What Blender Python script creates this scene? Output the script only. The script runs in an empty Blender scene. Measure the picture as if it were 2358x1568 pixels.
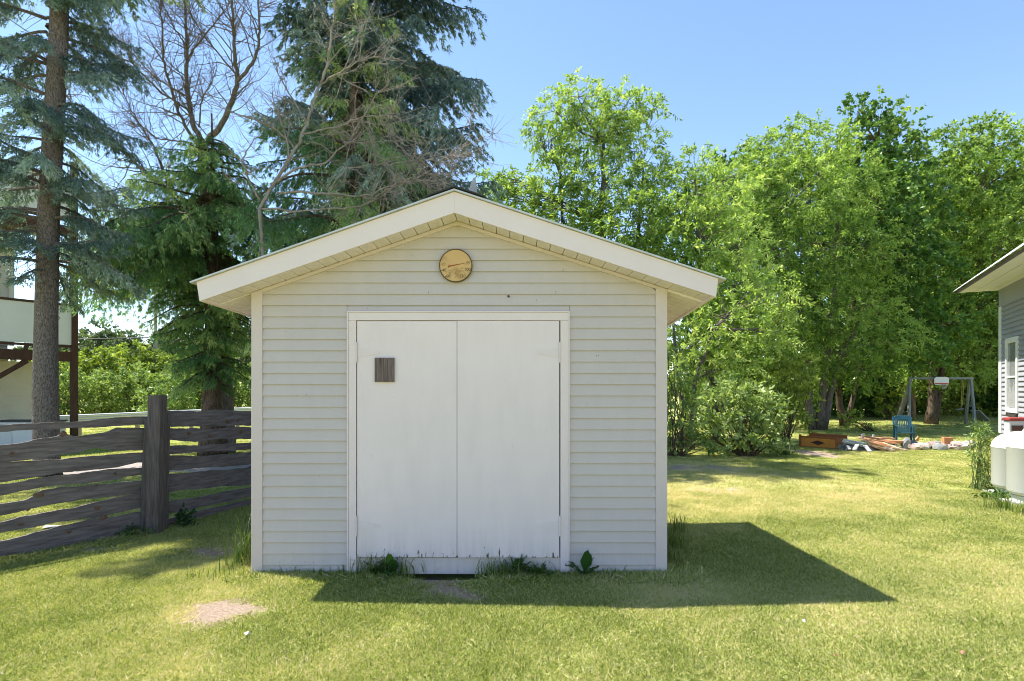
import bpy, bmesh, math, random
import numpy as np
from mathutils import Vector, Matrix, noise
R = math.radians
rnd = random.Random(7)
rng = np.random.default_rng(7)
scn = bpy.context.scene
COL = scn.collection

# ------------------------------------------------------------------ camera, sky, sun
FD = 1290.0      # focal length in the units of the survey picture (2358 wide)
EYE = 1.64
HY = 895.0       # horizon row
cam_d = bpy.data.cameras.new('camera')
cam_d.sensor_width = 36.0
cam_d.lens = 36.0 * FD / 2358.0
cam_d.shift_y = (HY - 784.0) / 2358.0
cam_d.clip_start = 0.05
cam_d.clip_end = 2000
cam = bpy.data.objects.new('camera', cam_d)
COL.objects.link(cam)
cam.location = (0, 0, EYE)
cam.rotation_euler = (R(90), 0, 0)
scn.camera = cam

SUN = Vector((-0.458, 0.165, 1.0)).normalized()
elev = math.asin(SUN.z)
w = bpy.data.worlds.new('World'); scn.world = w; w.use_nodes = True
nt = w.node_tree
for n in list(nt.nodes): nt.nodes.remove(n)
sky = nt.nodes.new('ShaderNodeTexSky'); sky.sky_type = 'NISHITA'; sky.sun_disc = False
sky.sun_elevation = elev; sky.sun_rotation = math.atan2(SUN.x, SUN.y) % (2 * math.pi)
sky.altitude = 100; sky.air_density = 1.0; sky.dust_density = 0.0; sky.ozone_density = 2.2
bg = nt.nodes.new('ShaderNodeBackground'); bg.inputs[1].default_value = 0.12
wo = nt.nodes.new('ShaderNodeOutputWorld')
nt.links.new(sky.outputs[0], bg.inputs[0]); nt.links.new(bg.outputs[0], wo.inputs[0])
sd = bpy.data.lights.new('sun', 'SUN'); sd.energy = 5.0; sd.angle = R(0.55); sd.color = (1.0, 0.95, 0.86)
so = bpy.data.objects.new('sun', sd); COL.objects.link(so)
so.rotation_euler = SUN.to_track_quat('Z', 'Y').to_euler()
so.location = (-20, 8, 40)
scn.view_settings.view_transform = 'Standard'
scn.view_settings.look = 'None'
scn.view_settings.exposure = 1.27
scn.view_settings.gamma = 1.0
scn.view_settings.use_curve_mapping = False
scn.cycles.max_bounces = 8
scn.cycles.pixel_filter_type = 'BLACKMAN_HARRIS'
scn.cycles.filter_width = 1.0
scn.cycles.transparent_max_bounces = 4

# ------------------------------------------------------------------ helpers
def at(px, py, Y):
    "point at distance Y that the survey picture shows at px, py"
    return Vector(((px - 1179.0) / FD * Y, Y, EYE - (py - HY) / FD * Y))

def gnd(px, py):
    Y = EYE * FD / (py - HY)
    return Vector(((px - 1179.0) / FD * Y, Y, 0))

def tag(o, label=None, cat=None, group=None, kind=None):
    if label: o['label'] = label
    if cat: o['category'] = cat
    if group: o['group'] = group
    if kind: o['kind'] = kind
    return o

def empty(name, loc, label, cat, group=None, rz=0):
    o = bpy.data.objects.new(name, None); COL.objects.link(o)
    o.location = loc; o.rotation_euler = (0, 0, rz); o.empty_display_size = 0.1
    return tag(o, label, cat, group)

def link(name, me, parent=None, loc=None):
    o = bpy.data.objects.new(name, me); COL.objects.link(o)
    if parent is not None: o.parent = parent
    if loc is not None: o.location = loc
    return o

def rel(o, root):
    "world-space mesh under an unrotated root: shift it back"
    o.parent = root
    o.location = Vector(o.location) - Vector(root.location)
    return o

class MB:
    def __init__(s): s.v = []; s.f = []; s.m = []
    def face(s, pts, mi=0):
        b = len(s.v); s.v += [tuple(p) for p in pts]; s.f.append(tuple(range(b, b + len(pts)))); s.m.append(mi)
    def hexa(s, p, mi=0):
        "8 points: bottom 4 ccw, top 4 ccw"
        b = len(s.v); s.v += [tuple(q) for q in p]
        for q in ((3, 2, 1, 0), (4, 5, 6, 7), (0, 1, 5, 4), (1, 2, 6, 5), (2, 3, 7, 6), (3, 0, 4, 7)):
            s.f.append(tuple(b + i for i in q)); s.m.append(mi)
    def box(s, x0, x1, y0, y1, z0, z1, mi=0):
        s.hexa([(x0, y0, z0), (x1, y0, z0), (x1, y1, z0), (x0, y1, z0),
                (x0, y0, z1), (x1, y0, z1), (x1, y1, z1), (x0, y1, z1)], mi)
    def bar(s, a, b, wx, wz, up=(0, 0, 1), mi=0):
        a = Vector(a); b = Vector(b); d = (b - a).normalized(); u = Vector(up)
        if abs(d.dot(u)) > 0.98: u = Vector((0, 1, 0))
        sx = d.cross(u).normalized() * wx / 2; sz = sx.cross(d).normalized() * wz / 2
        s.hexa([a - sx - sz, a + sx - sz, b + sx - sz, b - sx - sz,
                a - sx + sz, a + sx + sz, b + sx + sz, b - sx + sz], mi)
    def prism(s, poly, y0, y1, mi=0):
        "xz polygon (ccw seen from -Y) extruded in y"
        n = len(poly); b = len(s.v)
        s.v += [(x, y0, z) for x, z in poly] + [(x, y1, z) for x, z in poly]
        s.f.append(tuple(range(b, b + n))); s.m.append(mi)
        s.f.append(tuple(range(b + 2 * n - 1, b + n - 1, -1))); s.m.append(mi)
        for i in range(n):
            j = (i + 1) % n
            s.f.append((b + i, b + n + i, b + n + j, b + j)); s.m.append(mi)
    def tube(s, pts, rad, n=8, cap=True, mi=0, jit=0.0):
        pts = [Vector(p) for p in pts]
        if not isinstance(rad, (list, tuple)): rad = [rad] * len(pts)
        b = len(s.v); ref = Vector((0, 1, 0.02))
        for i, p in enumerate(pts):
            d = (pts[min(i + 1, len(pts) - 1)] - pts[max(i - 1, 0)]).normalized()
            if abs(d.dot(ref)) > 0.95: ref = Vector((1, 0, 0))
            u = d.cross(ref).normalized(); v = d.cross(u).normalized()
            for k in range(n):
                a = 2 * math.pi * k / n; r = rad[i] * (1 + jit * rnd.uniform(-1, 1))
                s.v.append(tuple(p + (u * math.cos(a) + v * math.sin(a)) * r))
        for i in range(len(pts) - 1):
            for k in range(n):
                k2 = (k + 1) % n
                s.f.append((b + i * n + k, b + i * n + k2, b + (i + 1) * n + k2, b + (i + 1) * n + k)); s.m.append(mi)
        if cap:
            s.f.append(tuple(b + k for k in range(n))[::-1]); s.m.append(mi)
            s.f.append(tuple(b + (len(pts) - 1) * n + k for k in range(n))); s.m.append(mi)
    def lathe(s, prof, c=(0, 0), n=32, mi=0):
        b = len(s.v)
        for r, z in prof:
            for k in range(n):
                a = 2 * math.pi * k / n
                s.v.append((c[0] + r * math.cos(a), c[1] + r * math.sin(a), z))
        for i in range(len(prof) - 1):
            for k in range(n):
                k2 = (k + 1) % n
                s.f.append((b + i * n + k, b + i * n + k2, b + (i + 1) * n + k2, b + (i + 1) * n + k)); s.m.append(mi)
    def mesh(s, name, mats, smooth=False):
        me = bpy.data.meshes.new(name)
        me.from_pydata(s.v, [], s.f)
        for m in (mats if isinstance(mats, (list, tuple)) else [mats]): me.materials.append(m)
        if any(s.m): me.polygons.foreach_set('material_index', s.m)
        if smooth: me.polygons.foreach_set('use_smooth', [True] * len(me.polygons))
        me.update()
        return me
    def build(s, name, mats, parent=None, smooth=False, bevel=0, world=True):
        o = link(name, s.mesh(name, mats, smooth))
        if parent is not None:
            o.parent = parent
            if world:     # coordinates given in world space
                mi = Matrix.Translation(parent_world(parent)).inverted()
                o.matrix_local = mi
        if bevel:
            md = o.modifiers.new('bevel', 'BEVEL'); md.width = bevel; md.segments = 1; md.limit_method = 'ANGLE'
        return o

def parent_world(p):
    t = Vector((0, 0, 0))
    while p is not None:
        t = t + p.location; p = p.parent
    return t

# ------------------------------------------------------------------ materials
MATS = {}
def mat(name, col, rough=0.7, col2=None, scale=4.0, amt=0.5, stretch=(1, 1, 1), bump=0.0, bscale=None,
        detail=6, spec=0.3, metal=0.0, col3=None, scale3=1.0, t3=(0.55, 0.7)):
    if name in MATS: return MATS[name]
    m = bpy.data.materials.new(name); m.use_nodes = True; t = m.node_tree
    b = t.nodes['Principled BSDF']
    b.inputs['Roughness'].default_value = rough
    b.inputs['Specular IOR Level'].default_value = spec
    b.inputs['Metallic'].default_value = metal
    b.inputs['Base Color'].default_value = (*col, 1)
    tc = t.nodes.new('ShaderNodeTexCoord'); mp = t.nodes.new('ShaderNodeMapping')
    mp.inputs['Scale'].default_value = stretch
    t.links.new(tc.outputs['Object'], mp.inputs[0])
    src = None
    if col2:
        nz = t.nodes.new('ShaderNodeTexNoise'); nz.inputs['Scale'].default_value = scale; nz.inputs['Detail'].default_value = detail
        nz.inputs['Roughness'].default_value = 0.62
        t.links.new(mp.outputs[0], nz.inputs[0])
        rp = t.nodes.new('ShaderNodeMapRange'); rp.inputs[1].default_value = 0.5 - amt / 2; rp.inputs[2].default_value = 0.5 + amt / 2
        t.links.new(nz.outputs[0], rp.inputs[0])
        mx = t.nodes.new('ShaderNodeMix'); mx.data_type = 'RGBA'
        mx.inputs[6].default_value = (*col, 1); mx.inputs[7].default_value = (*col2, 1)
        t.links.new(rp.outputs[0], mx.inputs[0]); src = mx.outputs[2]
        if col3:
            n3 = t.nodes.new('ShaderNodeTexNoise'); n3.inputs['Scale'].default_value = scale3; n3.inputs['Detail'].default_value = 5
            t.links.new(mp.outputs[0], n3.inputs[0])
            r3 = t.nodes.new('ShaderNodeMapRange'); r3.inputs[1].default_value = t3[0]; r3.inputs[2].default_value = t3[1]
            t.links.new(n3.outputs[0], r3.inputs[0])
            m3 = t.nodes.new('ShaderNodeMix'); m3.data_type = 'RGBA'; m3.inputs[7].default_value = (*col3, 1)
            t.links.new(src, m3.inputs[6]); t.links.new(r3.outputs[0], m3.inputs[0]); src = m3.outputs[2]
        t.links.new(src, b.inputs['Base Color'])
    if bump:
        nb = t.nodes.new('ShaderNodeTexNoise'); nb.inputs['Scale'].default_value = bscale or scale * 2; nb.inputs['Detail'].default_value = 5
        t.links.new(mp.outputs[0], nb.inputs[0])
        bp = t.nodes.new('ShaderNodeBump'); bp.inputs['Strength'].default_value = bump; bp.inputs['Distance'].default_value = 0.02
        t.links.new(nb.outputs[0], bp.inputs['Height']); t.links.new(bp.outputs[0], b.inputs['Normal'])
    MATS[name] = m
    return m

def leafmat(name, ca, cb, trans=0.4, rough=0.5, attr_type='GEOMETRY', tcol=1.25, spec=0.35):
    "two-colour leaf whose mix is a per-leaf number; thin and partly translucent"
    if name in MATS: return MATS[name]
    m = bpy.data.materials.new(name); m.use_nodes = True; t = m.node_tree
    b = t.nodes['Principled BSDF']; out = t.nodes['Material Output']
    at_ = t.nodes.new('ShaderNodeAttribute'); at_.attribute_name = 'tint'; at_.attribute_type = attr_type
    cr = t.nodes.new('ShaderNodeValToRGB')
    if isinstance(ca, list):
        e = cr.color_ramp.elements
        e[0].position = ca[0][0]; e[0].color = (*ca[0][1], 1)
        e[1].position = ca[-1][0]; e[1].color = (*ca[-1][1], 1)
        for p, c in ca[1:-1]:
            k = e.new(p); k.color = (*c, 1)
    else:
        cr.color_ramp.elements[0].color = (*ca, 1); cr.color_ramp.elements[1].color = (*cb, 1)
    t.links.new(at_.outputs['Fac'], cr.inputs[0])
    t.links.new(cr.outputs[0], b.inputs['Base Color'])
    b.inputs['Roughness'].default_value = rough; b.inputs['Specular IOR Level'].default_value = spec
    tr = t.nodes.new('ShaderNodeBsdfTranslucent')
    hs = t.nodes.new('ShaderNodeMix'); hs.data_type = 'RGBA'; hs.blend_type = 'MULTIPLY'; hs.inputs[0].default_value = 1
    hs.inputs[7].default_value = (tcol, tcol * 1.0, tcol * 0.45, 1)
    t.links.new(cr.outputs[0], hs.inputs[6]); t.links.new(hs.outputs[2], tr.inputs[0])
    ms = t.nodes.new('ShaderNodeMixShader'); ms.inputs[0].default_value = trans
    t.links.new(b.outputs[0], ms.inputs[1]); t.links.new(tr.outputs[0], ms.inputs[2]); t.links.new(ms.outputs[0], out.inputs[0])
    MATS[name] = m
    return m

vinyl = mat('vinyl_siding', (0.60, 0.495, 0.475), 0.5, (0.65, 0.545, 0.525), 1.6, 0.6, bump=0.05, bscale=30)
trimw = mat('painted_trim', (0.77, 0.65, 0.645), 0.5, (0.73, 0.61, 0.60), 3, 0.5, bump=0.04, bscale=25)
soffm = mat('soffit_vinyl', (0.84, 0.745, 0.78), 0.55, (0.79, 0.69, 0.71), 3, 0.5)
lap_shade = mat('painted_lap_shade', (0.16, 0.145, 0.09), 0.8)  # dark olive on the lap undersides, standing in for their shadow line
dark = mat('dark_gap', (0.012, 0.011, 0.010), 0.9)
fencem = mat('weathered_boards', (0.072, 0.058, 0.056), 0.85, (0.23, 0.198, 0.190), 2.6, 0.5, stretch=(1.6, 1.6, 14), bump=0.35, bscale=6,
             col3=(0.10, 0.060, 0.045), scale3=0.55, t3=(0.62, 0.8))
postm = mat('weathered_post', (0.065, 0.052, 0.048), 0.9, (0.165, 0.135, 0.125), 5.0, 0.4, stretch=(9, 9, 0.8), bump=0.7, bscale=6)
def bark_mat(name, c1, c2, sc=18, st=(1, 1, 0.35), bump=1.0):
    return mat(name, c1, 0.92, c2, sc, 0.35, stretch=st, bump=bump, bscale=sc, spec=0.1)
bark_spruce = bark_mat('spruce_bark', (0.055, 0.045, 0.042), (0.26, 0.22, 0.205), 48, (1, 1, 0.45))
bark_brown = bark_mat('brown_bark', (0.05, 0.036, 0.026), (0.17, 0.125, 0.09))
bark_grey = bark_mat('grey_bark', (0.075, 0.062, 0.052), (0.20, 0.17, 0.145))
bark_tan = bark_mat('tan_bark', (0.17, 0.11, 0.07), (0.36, 0.26, 0.17))
bark_dead = bark_mat('dead_bark', (0.17, 0.145, 0.125), (0.34, 0.30, 0.26))

# ------------------------------------------------------------------ numpy leaf clouds
def unit(a): return a / (np.linalg.norm(a, axis=1, keepdims=True) + 1e-9)

def quads_mesh(name, V, tint, material):
    "V (n,4,3), tint (n,)"
    n = len(V)
    me = bpy.data.meshes.new(name)
    me.vertices.add(4 * n); me.vertices.foreach_set('co', V.reshape(-1).astype(np.float32))
    me.loops.add(4 * n); me.loops.foreach_set('vertex_index', np.arange(4 * n, dtype=np.int32))
    me.polygons.add(n); me.polygons.foreach_set('loop_start', np.arange(0, 4 * n, 4, dtype=np.int32))
    me.update(calc_edges=True)
    a = me.attributes.new('tint', 'FLOAT', 'POINT'); a.data.foreach_set('value', np.repeat(tint, 4).astype(np.float32))
    me.materials.append(material)
    return me

def tris_mesh(name, V, tint, material):
    "V (n,3,3), tint (n,)"
    n = len(V)
    me = bpy.data.meshes.new(name)
    me.vertices.add(3 * n); me.vertices.foreach_set('co', V.reshape(-1).astype(np.float32))
    me.loops.add(3 * n); me.loops.foreach_set('vertex_index', np.arange(3 * n, dtype=np.int32))
    me.polygons.add(n); me.polygons.foreach_set('loop_start', np.arange(0, 3 * n, 3, dtype=np.int32))
    me.update(calc_edges=True)
    a = me.attributes.new('tint', 'FLOAT', 'POINT'); a.data.foreach_set('value', np.repeat(tint, 3).astype(np.float32))
    me.materials.append(material)
    return me

def leaf_quads(P, D, L, W, wide=0.45, roll=None):
    n = len(P); D = unit(D)
    Rr = rng.normal(size=(n, 3)) if roll is None else roll
    S = unit(np.cross(D, Rr)); L = np.asarray(L).reshape(-1, 1); W = np.asarray(W).reshape(-1, 1)
    V = np.empty((n, 4, 3))
    V[:, 0] = P; V[:, 1] = P + D * L * wide + S * W / 2; V[:, 2] = P + D * L; V[:, 3] = P + D * L * wide - S * W / 2
    return V

def sprays(C, D, length, n_leaf, L, W, droop=0.3, spread=0.7, tint0=None, tjit=0.12, flat=0.0):
    "each centre C carries a twig along D with n_leaf leaves; returns quads, tints"
    m = len(C); D = unit(D)
    t = np.tile(np.linspace(0.08, 1, n_leaf), (m, 1)) + rng.uniform(-.03, .03, (m, n_leaf))
    length = np.broadcast_to(np.asarray(length, float).reshape(-1, 1), (m, 1))
    P = C[:, None, :] + D[:, None, :] * (t * length)[..., None]
    P[..., 2] -= droop * (t ** 2) * length
    dirs = D[:, None, :] * 0.6 + rng.normal(size=(m, n_leaf, 3)) * spread
    dirs[..., 2] -= droop
    P = P + rng.normal(size=P.shape) * 0.02
    P = P.reshape(-1, 3); dirs = dirs.reshape(-1, 3)
    nn = len(P)
    roll = None
    if flat: roll = np.stack([rng.normal(size=nn) , rng.normal(size=nn), rng.normal(size=nn) * (1 - flat)], 1)
    V = leaf_quads(P, dirs, L * rng.uniform(.65, 1.25, nn), W * rng.uniform(.7, 1.2, nn), roll=roll)
    if tint0 is None: tint0 = rng.uniform(0.2, 0.8, m)
    T = np.clip(np.repeat(tint0, n_leaf) + rng.normal(size=nn) * tjit, 0, 1)
    return V, T

def in_blob(c, r, n, shell=0.45):
    d = unit(rng.normal(size=(n, 3)))
    k = 1 - shell * rng.random(n) ** 1.6
    k = k * (1 + 0.13 * np.sin(d[:, 0] * 5 + c[0]) * np.cos(d[:, 2] * 6 + c[2]) + rng.normal(size=n) * 0.05)
    return np.array(c) + d * np.array(r) * k[:, None], d

def limb(mb, a, b, r0, r1, seg=5, wob=0.12, n=6, sag=0.0):
    a = Vector(a); b = Vector(b); L = (b - a).length
    pts = []
    ph = [rnd.uniform(0, 6) for _ in range(3)]
    for i in range(seg + 1):
        t = i / seg; p = a.lerp(b, t); e = math.sin(math.pi * t) * L * wob
        p = p + Vector((math.sin(ph[0] + 3 * t) * e, math.sin(ph[1] + 3 * t) * e, math.sin(ph[2] + 3 * t) * e * .5 - sag * math.sin(math.pi * t)))
        pts.append(p)
    pts[0] = a
    mb.tube(pts, [r0 + (r1 - r0) * i / seg for i in range(seg + 1)], n, cap=False)
    return pts

def broadleaf(name, root, trunks, blobs, material, bark, label, cat='tree', group=None, leaf=(0.13, 0.05), per=26, spray=0.55,
              dens=1.0, trunk_r=0.16, droop=0.35, flare=1.35, twigs=True, tint=(0.2, 0.8)):
    """trunks: list of (polyline, r0, r1); blobs: list of (centre, radii). Everything in world space."""
    e = empty(name, root, label, cat, group)
    tb = MB()
    for pl, r0, r1 in trunks:
        m = len(pl) - 1
        pts = []; rr = []
        for i in range(m):
            a = Vector(pl[i]); b = Vector(pl[i + 1])
            for k in range(4):
                t = k / 4; q = (i + t) / m
                pts.append(a.lerp(b, t) + Vector((rnd.uniform(-1, 1), rnd.uniform(-1, 1), 0)) * r0 * .25 * (1 if i + k else 0))
                rr.append((r0 + (r1 - r0) * q) * (1 + (flare - 1) * max(0, 1 - q * m * 3)))
        pts.append(Vector(pl[-1])); rr.append(r1)
        tb.tube(pts, rr, 9, cap=True, jit=0.05)
    tb.build('trunk', bark, e, smooth=True)
    lb = MB(); Vs = []; Ts = []
    heads = [Vector(p) for pl, _, _ in trunks for p in pl[1:]]
    for c, r in blobs:
        c = Vector(c); vol = (r[0] * r[1] * r[2]) ** (2 / 3)
        h = min(heads, key=lambda q: (q - c).length + (0 if q.z < c.z else 6))
        pts = limb(lb, h, c, min(.05, .018 + .02 * (h - c).length), 0.012, 5, 0.07)
        nc = max(12, int(vol * 82 * dens))
        C, D = in_blob(c, r, nc)
        if twigs:
            for q in range(min(nc, int(10 + 5 * vol))):
                p = pts[rnd.randint(2, len(pts) - 1)]
                limb(lb, p, C[q], 0.014, 0.004, 3, 0.12, 4)
        D = D * 0.9 + rng.normal(size=D.shape) * 0.5; D[:, 2] += 0.1
        tt = rng.normal(0, 1, nc) * 0.16 + rng.uniform(tint[0], tint[1])
        V, T = sprays(C, D, spray * rng.uniform(.6, 1.3, nc), per, leaf[0], leaf[1], droop, 0.75, np.clip(tt, 0.02, .98))
        Vs.append(V); Ts.append(T)
    if lb.f: lb.build('limb', bark, e, smooth=True)
    me = quads_mesh('crown', np.concatenate(Vs), np.concatenate(Ts), material)
    o = link('crown', me, e); o.location = -Vector(root)
    return e

# ------------------------------------------------------------------ ground
PATCH = []   # (x, y, rx, ry, strength) bare soil
def patch(px, py, wx, wy, s=1.0):
    c = gnd(px, py); Y0 = gnd(px, py - wy).y; Y1 = gnd(px, py + wy).y
    PATCH.append((c.x, c.y, wx / FD * c.y, (Y0 - Y1) / 2, s))
patch(484, 1410, 112, 30); patch(1065, 1366, 85, 18, .8); patch(1000, 1345, 60, 10, .8); patch(190, 1266, 75, 10, .8); patch(500, 1272, 75, 12, .85)
patch(1620, 1078, 100, 8, .6); patch(1650, 1130, 90, 7, .5); patch(1880, 1044, 45, 10, .9); patch(668, 1394, 26, 6, .6)
patch(60, 1482, 26, 12, .5); patch(2350, 1280, 22, 5, .4); patch(2460, 1312, 24, 4, .4); patch(2022, 1300, 20, 5, .5)
patch(1040, 1326, 90, 10, 1.0)
DRY = [(3.4, 8.4, 2.2, 1.3, .85), (3.2, 10.4, 1.8, 2.2, .6), (5.5, 5.6, 2.0, 1.0, .45), (3.8, 4.0, 1.6, .7, .35), (6.2, 9.0, 1.0, .8, .5),
       (4.3, 7.6, .12, 3.2, .5), (6.0, 5.2, .18, 3.0, .4), (1.4, 4.55, 1.0, .35, .4)]
def ell(x, y, lst):
    k = np.zeros_like(x)
    for cx, cy, rx, ry, s in lst:
        d = ((x - cx) / rx) ** 2 + ((y - cy) / ry) ** 2
        k = np.maximum(k, s * np.clip(1.6 - d * 1.1, 0, 1))
    return k
def vnoise(x, y, sc, seed=0):
    "cheap smooth value noise"
    g = np.random.default_rng(seed).random((256, 256))
    X = x * sc; Y = y * sc; i = np.floor(X).astype(int); j = np.floor(Y).astype(int); fx = X - i; fy = Y - j
    fx = fx * fx * (3 - 2 * fx); fy = fy * fy * (3 - 2 * fy)
    a = g[i % 256, j % 256]; b = g[(i + 1) % 256, j % 256]; c = g[i % 256, (j + 1) % 256]; d = g[(i + 1) % 256, (j + 1) % 256]
    return (a * (1 - fx) + b * fx) * (1 - fy) + (c * (1 - fx) + d * fx) * fy
def soil_at(x, y):
    x, y = x + (vnoise(x, y, 3.3, 41) - .5) * .35 + (vnoise(x, y, 11, 43) - .5) * .12, y + (vnoise(x, y, 4.1, 42) - .5) * .22 + (vnoise(x, y, 12, 44) - .5) * .10
    n = vnoise(x, y, 5, 3) * .5 + vnoise(x, y, 17, 4) * .35
    return np.clip(ell(x, y, PATCH) * 1.5 - n * .9, 0, 1)
def dry_at(x, y):
    n = vnoise(x, y, .9, 5) * .45 + vnoise(x, y, 3.1, 6) * .35 + vnoise(x, y, 11, 7) * .2
    right = np.clip((x + 1.0) / 7, 0, 1) * 0.05
    return np.clip((n - 0.44) * 1.35 + right + ell(x, y, DRY) * .60 + ell(x, y, PATCH) * .35, 0, 1)
def path_at(x, y):
    "gravel drive that runs behind the fence"
    c = 11.9 + 0.10 * (x + 6) + .35 * np.sin(x * .7)
    k = np.clip((1.35 - np.abs(y - c)) * 4, 0, 1) * (x < -0.5)
    return k

def hgt(x, y):
    x = np.asarray(x, float); y = np.asarray(y, float)
    h = (vnoise(x, y, .35, 11) - .5) * .05 * np.clip((y - 8) / 6, 0, 1)
    h = h - 0.10 * np.exp(-(((x + .56) / .42) ** 2 + ((y - 5.06) / .17) ** 2) ** 2)
    h = h + 0.28 * np.exp(-((x - 27) / 8) ** 2 - ((y - 33) / 3.0) ** 2)
    h = h + np.clip((y - 60) / 60, 0, 1) * 3.0
    return h

def grid_mesh(name, xs, ys, material):
    X, Y = np.meshgrid(xs, ys); Z = hgt(X, Y)
    V = np.stack([X, Y, Z], -1).reshape(-1, 3)
    nx, ny = len(xs), len(ys)
    i, j = np.meshgrid(np.arange(nx - 1), np.arange(ny - 1)); a = (j * nx + i).ravel()
    F = np.stack([a, a + 1, a + nx + 1, a + nx], 1)
    me = bpy.data.meshes.new(name)
    me.vertices.add(len(V)); me.vertices.foreach_set('co', V.reshape(-1).astype(np.float32))
    me.loops.add(F.size); me.loops.foreach_set('vertex_index', F.reshape(-1).astype(np.int32))
    me.polygons.add(len(F)); me.polygons.foreach_set('loop_start', np.arange(0, F.size, 4, dtype=np.int32))
    me.update(calc_edges=True)
    x, y = V[:, 0], V[:, 1]
    for nm, val in (('soil', soil_at(x, y)), ('dry', dry_at(x, y)), ('drive', path_at(x, y))):
        at_ = me.attributes.new(nm, 'FLOAT', 'POINT'); at_.data.foreach_set('value', val.astype(np.float32))
    me.polygons.foreach_set('use_smooth', [True] * len(me.polygons))
    me.materials.append(material)
    return me

gm = bpy.data.materials.new('lawn_ground'); gm.use_nodes = True; t = gm.node_tree; b = t.nodes['Principled BSDF']
b.inputs['Roughness'].default_value = 0.95; b.inputs['Specular IOR Level'].default_value = 0.08
def nd(tp, **k):
    n = t.nodes.new(tp)
    for a_, v_ in k.items(): setattr(n, a_, v_)
    return n
tc = nd('ShaderNodeTexCoord')
def nzz(sc, det=5, rough=.6):
    n = nd('ShaderNodeTexNoise'); n.inputs['Scale'].default_value = sc; n.inputs['Detail'].default_value = det; n.inputs['Roughness'].default_value = rough
    t.links.new(tc.outputs['Object'], n.inputs[0]); return n.outputs[0]
def mixc(f, a, b_):
    m_ = nd('ShaderNodeMix', data_type='RGBA')
    for s_, k_ in ((a, 6), (b_, 7)):
        if isinstance(s_, tuple): m_.inputs[k_].default_value = (*s_, 1)
        else: t.links.new(s_, m_.inputs[k_])
    t.links.new(f, m_.inputs[0]); return m_.outputs[2]
def mr(s_, a, b_):
    m_ = nd('ShaderNodeMapRange'); m_.inputs[1].default_value = a; m_.inputs[2].default_value = b_; t.links.new(s_, m_.inputs[0]); return m_.outputs[0]
def attr(nm):
    n = nd('ShaderNodeAttribute', attribute_name=nm); return n.outputs['Fac']
green = mixc(mr(nzz(60, 6, .75), .35, .65), (0.21, 0.235, 0.06), (0.42, 0.42, 0.13))
green = mixc(mr(nzz(3, 5), .4, .65), green, (0.325, 0.34, 0.105))
tan_ = mixc(mr(nzz(70, 5, .7), .35, .65), (0.36, 0.29, 0.14), (0.58, 0.48, 0.28))
soil = mixc(mr(nzz(45, 6, .75), .35, .65), (0.20, 0.145, 0.105), (0.50, 0.39, 0.30))
grav = mixc(mr(nzz(30, 6, .8), .35, .65), (0.22, 0.19, 0.17), (0.42, 0.38, 0.35))
c_ = mixc(mr(attr('dry'), .1, 1.0), green, tan_)
c_ = mixc(mr(attr('soil'), .1, .55), c_, soil)
c_ = mixc(mr(attr('drive'), .3, .7), c_, grav)
t.links.new(c_, b.inputs['Base Color'])
bp = nd('ShaderNodeBump'); bp.inputs['Strength'].default_value = .8; bp.inputs['Distance'].default_value = .03
t.links.new(nzz(55, 6, .8), bp.inputs['Height']); t.links.new(bp.outputs[0], b.inputs['Normal'])

xs = np.concatenate([-np.geomspace(400, 12, 26), np.arange(-11.9, 12, .12), np.geomspace(12.1, 400, 26)])
ys = np.concatenate([np.linspace(-60, 0, 12), np.arange(.12, 17, .12), np.arange(17.2, 45, .5), np.geomspace(46, 700, 26)])
lawn = link('lawn', grid_mesh('lawn', xs, ys, gm)); tag(lawn, kind='structure')

# ------------------------------------------------------------------ grass tufts (stuff)
grass_m = leafmat('grass_blades', [(0.0, (0.10, 0.15, 0.03)), (0.3, (0.29, 0.355, 0.075)), (0.5, (0.47, 0.515, 0.15)), (0.75, (0.66, 0.575, 0.31)), (1.0, (0.80, 0.66, 0.48))],
                  None, trans=.34, rough=.5, tcol=1.25, spec=.3)
tufts = bpy.data.collections.new('grass_tufts')
for k in range(6):
    n = 90
    r = 0.115 * np.sqrt(rng.random(n)); a = rng.uniform(0, 2 * np.pi, n)
    P = np.stack([r * np.cos(a), r * np.sin(a), np.full(n, -.004)], 1)
    lean = rng.normal(size=(n, 3)) * .85; lean[:, 2] = 1
    D = unit(lean); H = rng.uniform(.012, .034, n); Wd = rng.uniform(.0028, .0055, n)
    V = leaf_quads(P, D, H, Wd, wide=.35)
    V[:, 2] += (rng.normal(size=(n, 3)) * .012) * np.array([1, 1, .3])
    T = np.clip(rng.beta(1.1, 1.7, n) * .95, 0, 1)
    me = quads_mesh('grass_tuft', V, T, grass_m)
    # blade colour = blade tint shifted by the tuft's own dryness
    tufts.objects.link(bpy.data.objects.new('grass_tuft', me))
gt = grass_m.node_tree
a1 = [n for n in gt.nodes if n.type == 'ATTRIBUTE'][0]; rampn = [n for n in gt.nodes if n.type == 'VALTORGB'][0]
a2 = gt.nodes.new('ShaderNodeAttribute'); a2.attribute_name = 'dryness'; a2.attribute_type = 'INSTANCER'
ad = gt.nodes.new('ShaderNodeMath'); ad.operation = 'ADD'; ad.use_clamp = True
gt.links.new(a1.outputs['Fac'], ad.inputs[0]); gt.links.new(a2.outputs['Fac'], ad.inputs[1]); gt.links.new(ad.outputs[0], rampn.inputs[0])

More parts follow.
